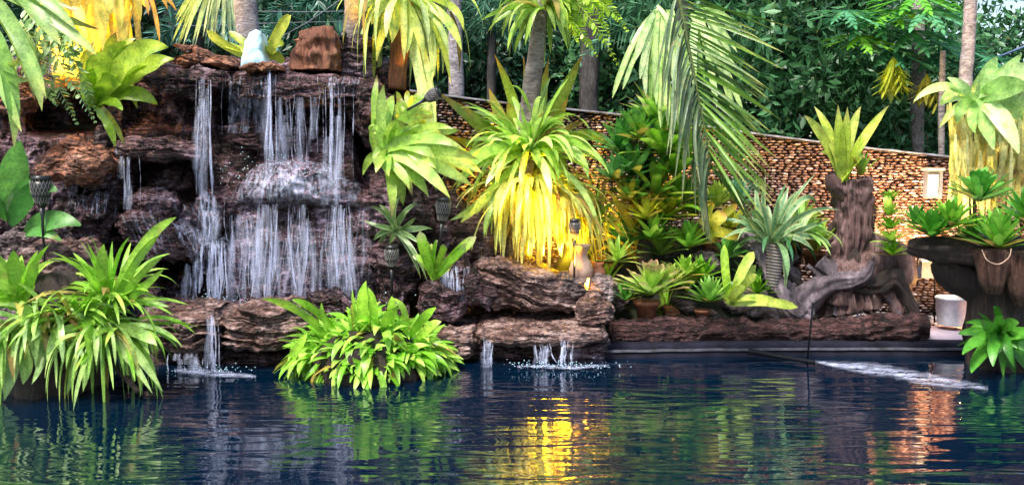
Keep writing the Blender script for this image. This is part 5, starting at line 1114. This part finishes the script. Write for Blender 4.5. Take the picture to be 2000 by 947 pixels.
# palm frond hanging in front
pfm = MB(); r = random.Random(33); s_ = S(4.7)
def mid(t): 
    a, b, c, d = (1318, -50), (1345, 110), (1375, 230), (1390, 330)
    u = 1 - t; return (a[0] * u ** 3 + 3 * b[0] * u * u * t + 3 * c[0] * u * t * t + d[0] * t ** 3, a[1] * u ** 3 + 3 * b[1] * u * u * t + 3 * c[1] * u * t * t + d[1] * t ** 3)
for i in range(54):
    t = .08 + .92 * i / 53; m0 = mid(t)
    ang = 14 + 40 * t + r.uniform(-9, 9); ll = (215 - 60 * t) * r.uniform(.75, 1.1)
    tx = m0[0] + ll * math.cos(math.radians(ang)); ty = m0[1] + ll * math.sin(math.radians(ang)) + 10
    pfm.leafto(m0, ((m0[0] + tx) / 2, (m0[1] + ty) / 2 - 10), (tx, ty), 6, 4.7, 4.7 + r.uniform(-.35, .1), 7, mixcol(r, (.04, .12, .015), (.20, .38, .05), .3), (.45, .45, .12), 'strap', .0, .35, r, r.uniform(-.9, .9))
    ang = 112 - 20 * t + r.uniform(-10, 8); ll = (260 - 90 * t) * r.uniform(.7, 1.05)
    tx = m0[0] + ll * math.cos(math.radians(ang)) * .6; ty = m0[1] + ll * math.sin(math.radians(ang))
    if i % 3 != 2: pfm.leafto(m0, (m0[0] - 22, m0[1] + 30), (tx, ty), 6.5, 4.7, 4.7 + r.uniform(-.3, .1), 8, mixcol(r, (.05, .10, .045), (.20, .28, .15), .3), (.40, .42, .20), 'strap', .0, .35, r, r.uniform(-.9, .9))
fr_ = thing('palm_frond', 'long feathery palm frond hanging down in front of the garden wall', 'palm frond', P(1390, 330, 4.7)); pfm.build('leaflets', 'leaf', fr_)
mb = MB(); mb.ring_tube([P(*mid(i / 20), 4.7) for i in range(21)], [(5 - 3.6 * i / 20) * s_ for i in range(21)], 8); mb.c = [(.20, .26, .10)] * len(mb.v); mb.build('midrib', 'leaf', fr_)
mb = MB(); r = random.Random(34)
for tx, ty, cx, cy, ww in [(1196, 192, 1235, 60, 18), (1250, 155, 1262, 60, 20), (1282, 205, 1275, 60, 20), (1305, 245, 1300, 80, 22), (1345, 200, 1330, 60, 20), (1262, 190, 1250, 70, 16), (1330, 260, 1325, 90, 18), (1290, 250, 1285, 100, 16), (1240, 120, 1270, 20, 22), (1216, 175, 1240, 100, 14), (1320, 180, 1310, 60, 20), (1430, 110, 1380, 20, 18), (1435, 225, 1400, 90, 22), (1425, 180, 1400, 60, 26), (1400, 210, 1380, 80, 20), (1445, 60, 1390, 0, 20), (1355, 170, 1350, 40, 24), (1410, 140, 1380, 60, 26)]:
    b = (1290, 20) if tx < 1350 else (1370, 30)
    ww *= .62
    mb.leafto((b[0] + r.uniform(-25, 25), b[1]), (cx + r.uniform(-20, 20), cy), (tx + r.uniform(-30, 30), ty - r.uniform(-10, 50)), ww * .8, 5.95, 5.8, 14, mixcol(r, (.30, .50, .12), (.5, .66, .26)), None, 'blunt', .05, .2, r)
    mb.leafto((b[0] + r.uniform(-15, 15), b[1] + r.uniform(-10, 10)), (cx, cy), (tx, ty), ww, 5.9, 5.75, 14, mixcol(r, (.46, .62, .20), (.62, .76, .40)), None, 'blunt', .04, .2, r)
sg_ = thing('staghorn_fern', 'pale green staghorn fern ribbons behind the hanging palm frond', 'fern', P(1330, 60, 5.9)); mb.build('leaves', 'leaf', sg_)
stemtube([(1330, 260, 6.1), (1335, 120, 6.1), (1330, -60, 6.1)], [10, 11, 12], n=14).build('trunk', 'forest_bark', sg_)
mb = MB(); r = random.Random(35)
for i in range(40):
    px = r.uniform(330, 480); a_ = r.uniform(60, 125); l_ = r.uniform(40, 130)
    mb.leafto((440, -60), ((440 + px) / 2, -50), (px, -20 + l_), 7, 6.6, 6.5, 8, mixcol(r, (.16, .30, .22), (.40, .52, .42)), rng=r)
tag(mb.build('palm_frond', 'leaf'), 'grey green feathery palm leaves hanging beside the palm trunk', 'palm frond')
# tree trunks with a clear shape of their own
def trunk(label, pts, radii, mat, name='palm_tree', rings=False):
    mb = MB(); wood(mb, pts, radii, n=24, nz=.005, groove=.05, seed=int(pts[0][0]), sub=10); t = thing(name, label, 'post' if 'post' in name else 'tree', P(*pts[0]), 'bare trunks and posts behind the garden'); mb.build('shaft' if 'post' in name else 'trunk', mat, t); return t
trunk('grey palm trunk rising behind the gushing water', [(497, 150, 6.4), (490, 90, 6.4), (481, 30, 6.4), (474, -60, 6.4)], [20, 21, 22, 22], 'pale_bark')
trunk('ringed trunk lit orange yellow behind the square planter block', [(688, 100, 6.3), (690, 40, 6.3), (693, -60, 6.3)], [19, 18, 18], 'palm_bark')
trunk('straight pale grey post behind the hanging ribbons', [(893, 300, 7.3), (890, 120, 7.3), (884, -60, 7.3)], [15, 15, 14], 'pale_bark', 'garden_post')
trunk('slim ringed pale trunk high above the right end of the wall', [(1880, 500, 6.9), (1884, 200, 6.9), (1893, 60, 6.9), (1898, -60, 6.9)], [12, 12, 12, 12], 'pale_bark')
trunk('thin grey pole just left of the slim ringed trunk', [(1838, 420, 7.2), (1839, 200, 7.2), (1842, 100, 7.2)], [6, 6, 5], 'palm_bark', 'garden_post')
trunk('dark stout trunk behind the coping with vines round it', [(1150, 330, 8.5), (1150, 200, 8.5), (1155, 0, 8.5), (1160, -60, 8.5)], [20, 19, 20, 20], 'forest_bark')
trunk('dark trunk behind the tip of the hanging palm frond', [(1410, 330, 8.8), (1415, 150, 8.8), (1420, -60, 8.8)], [17, 16, 16], 'forest_bark')

# ================================================================ trees behind the wall
def crown(name, parent, c, rx, ry, rz, n, size, cols, seed, loc=None, clumps=26, mat='forest_leaf'):
    g = np.random.default_rng(seed)
    cc = g.normal(size=(clumps, 3)); cc /= np.linalg.norm(cc, axis=1)[:, None]; cc *= g.uniform(.35, 1, (clumps, 1)) ** .6
    idx = g.integers(0, clumps, n); p = cc[idx] + g.normal(size=(n, 3)) * .125
    p = p * np.array([rx, ry, rz]) + np.array(c)
    d = g.normal(size=(n, 3)); d[:, 2] -= .5; d /= np.linalg.norm(d, axis=1)[:, None]
    s = np.cross(d, g.normal(size=(n, 3))); s /= np.linalg.norm(s, axis=1)[:, None]
    ln = size * g.uniform(.6, 1.3, (n, 1)); wd = ln * .36
    nn = np.cross(d, s)
    v = np.stack([p, p + d * ln * .45 + s * wd * .5 + nn * wd * .15, p + d * ln, p + d * ln * .45 - s * wd * .5 + nn * wd * .15], 1).reshape(-1, 3)
    b = np.arange(n)[:, None] * 4; f = np.concatenate([b + np.array([[0, 1, 2]]), b + np.array([[0, 2, 3]])])
    k = (g.random((n, 1)) * .6 + g.random((clumps, 1))[idx] * .4); col = np.array(cols[0]) * (1 - k) + np.array(cols[1]) * k
    return mkobj(name, v, f.astype(np.int32), mat, parent, loc, np.repeat(col, 4, 0), smooth=False)
def limb_trunk(parent, px, Y, h, r, seed):
    rr = random.Random(seed); x = (px - 1000) / F * Y; mb = MB()
    mb.ring_tube([(x, Y, 0), (x + rr.uniform(-.1, .1), Y, h * .4), (x + rr.uniform(-.2, .2), Y, h)], [r, r * .8, r * .45], 12, nz=.01, groove=.1, seed=seed)
    for k in range(5):
        z = h * rr.uniform(.3, .9); a = rr.uniform(0, 6.28); q = Vector((x, Y, z)); e = q + Vector((math.cos(a) * .8, math.sin(a) * .6, .5)); mb.ring_tube([q, (q + e) / 2 + Vector((0, 0, .06)), e], [r * .4, r * .3, r * .12], 7)
    mb.build('trunk', 'forest_bark', parent)
FD = ((.010, .040, .022), (.035, .11, .055)); FM = ((.014, .07, .028), (.10, .28, .11)); FL = ((.03, .14, .05), (.20, .46, .16))  # leaf colours from dark to light green, picked per tree
trees = [
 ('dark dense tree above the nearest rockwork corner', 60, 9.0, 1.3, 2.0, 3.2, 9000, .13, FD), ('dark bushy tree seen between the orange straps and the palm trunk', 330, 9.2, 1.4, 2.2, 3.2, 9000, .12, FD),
 ('dark leaved tree behind the palm trunk and the gushing water', 540, 9.6, 1.3, 2.2, 3.2, 9000, .12, FD), ('dark tree behind the stumps on the rockwork', 720, 9.2, 1.2, 2.0, 3.2, 8000, .12, FD),
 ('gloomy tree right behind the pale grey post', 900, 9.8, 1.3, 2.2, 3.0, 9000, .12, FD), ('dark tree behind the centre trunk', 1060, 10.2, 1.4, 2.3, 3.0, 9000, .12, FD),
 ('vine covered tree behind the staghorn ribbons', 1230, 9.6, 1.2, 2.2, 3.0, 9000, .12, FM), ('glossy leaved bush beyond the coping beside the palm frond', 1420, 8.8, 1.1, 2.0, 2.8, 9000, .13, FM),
 ('tall leafy tree above the long stretch of wall', 1560, 9.4, 1.2, 2.2, 3.2, 11000, .12, FM), ('light green tree behind the stump top bromeliad', 1690, 9.8, 1.2, 2.0, 3.2, 10000, .12, FL),
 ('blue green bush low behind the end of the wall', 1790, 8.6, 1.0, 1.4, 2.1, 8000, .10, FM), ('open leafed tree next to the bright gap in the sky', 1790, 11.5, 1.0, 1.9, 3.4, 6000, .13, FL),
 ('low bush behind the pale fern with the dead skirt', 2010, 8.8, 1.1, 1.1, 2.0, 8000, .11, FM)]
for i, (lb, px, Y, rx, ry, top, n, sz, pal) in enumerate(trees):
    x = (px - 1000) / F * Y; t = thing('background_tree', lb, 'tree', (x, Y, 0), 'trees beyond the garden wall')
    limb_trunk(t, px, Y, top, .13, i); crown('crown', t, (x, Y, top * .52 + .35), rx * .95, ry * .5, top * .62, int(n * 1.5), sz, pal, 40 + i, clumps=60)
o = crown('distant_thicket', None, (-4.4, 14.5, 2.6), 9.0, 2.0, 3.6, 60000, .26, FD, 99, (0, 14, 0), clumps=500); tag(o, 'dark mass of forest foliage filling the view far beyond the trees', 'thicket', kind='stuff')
jr = random.Random(61)
for q_, (lb, ox, n_, cl_) in enumerate([('blue green feathery palm arching in the dark between straps and palm trunk', 390, 9, ((.05, .17, .14), (.18, .38, .32))), ('dim feathery palm behind the stumps and wires', 610, 8, ((.03, .11, .08), (.10, .26, .20))), ('dim feathery palm right of the pale grey post', 960, 8, ((.03, .11, .07), (.12, .28, .18))), ('feathery palm in the gap over the coping behind the palm frond', 1290, 7, ((.05, .17, .09), (.16, .36, .20)))]):
    mb = MB(); tp_ = thing('background_palm', lb, 'palm', P(ox, 420, 8.2), 'palms beyond the garden wall')
    for k in range(n_):
        a_ = math.radians(-170 + 160 * k / (n_ - 1) + jr.uniform(-8, 8)); ll = jr.uniform(110, 190)
        frond(mb, jr, (ox, 60), (ox + ll * .6 * math.cos(a_), 60 + ll * .9 * math.sin(a_)), (ox + ll * math.cos(a_), 60 + ll * .35 * math.sin(a_) + 90), 8.2, 8.0 + jr.uniform(-.4, .3), 24, 46, 4.5, cl_, ang=52, prof='strap', jag=.15, drop=.4)
    mb.build('leaves', 'leaf', tp_)
    mb = MB(); wood(mb, [(ox, 420, 8.25), (ox, 250, 8.25), (ox, 60, 8.25)], [10, 9, 8], n=12); mb.build('trunk', 'forest_bark', tp_)
# papaya tree with lobed leaves
pp = thing('papaya_tree', 'papaya tree with big lobed blue green leaves and two yellowing ones hanging', 'tree', P(1790, 420, 7.9), 'trees beyond the garden wall')
mb = MB(); wood(mb, [(1790, 420, 8.0), (1792, 200, 8.0), (1795, -40, 8.0)], [13, 12, 11], n=14); mb.build('trunk', 'palm_bark', pp)
def papaya(mb, rng, px, py, Y, R, pal, tilt, hanging=False):
    c = P(px, py, Y); s = S(Y)
    for k in range(9):
        a = (-160 + 320 * k / 8) * math.pi / 180 if not hanging else math.radians(-115 + 50 * k / 8)
        if hanging: d = Vector((math.cos(a), rng.uniform(-.2, .2), math.sin(a)))
        else: d = Vector((math.sin(a), -math.cos(a) * .85, -.35 * math.cos(a) * tilt - .22))
        d.normalize(); l = R * s * rng.uniform(.8, 1.1)
        mb.blade(c, d, l, l * .22, .25, 7, mixcol(rng, *pal), None, 'oval', .02, .12, 0, rng)
        for t in (.35, .55, .75):
            for sg in (-1, 1):
                sd_ = d.cross(Vector((0, 0, 1)) if abs(d.z) < .8 else Vector((0, 1, 0))).normalized() * sg
                mb.blade(c + d * l * t, (d * .8 + sd_ * .7).normalized(), l * .34, l * .10, .3, 4, mixcol(rng, *pal), None, 'oval', 0, .1, 0, rng)
r = random.Random(50); mb = MB()
for px, py, R in [(1780, 60, 110), (1700, 30, 100), (1860, 85, 90), (1650, 20, 80), (1930, 110, 80), (1740, 95, 90), (1810, 20, 110), (1820, 110, 70)]:
    papaya(mb, r, px, py, 7.6 + r.uniform(-.3, .3), R, ((.05, .22, .11), (.13, .40, .22)), 1)
for px, py, R in [(1740, 20, 90), (1680, 70, 70), (1790, -10, 90)]: papaya(mb, r, px, py, 7.5, R, ((.10, .38, .03), (.22, .55, .08)), 1)
mb.build('leaves', 'leaf', pp)
mb = MB(); papaya(mb, r, 1745, 112, 7.4, 80, ((.42, .50, .04), (.55, .58, .08)), 1, True); mb.build('yellow_leaf', 'leaf', pp)
mb = MB(); papaya(mb, r, 1810, 145, 7.4, 72, ((.42, .40, .05), (.52, .46, .08)), 1, True); mb.build('yellow_leaf', 'leaf', pp)
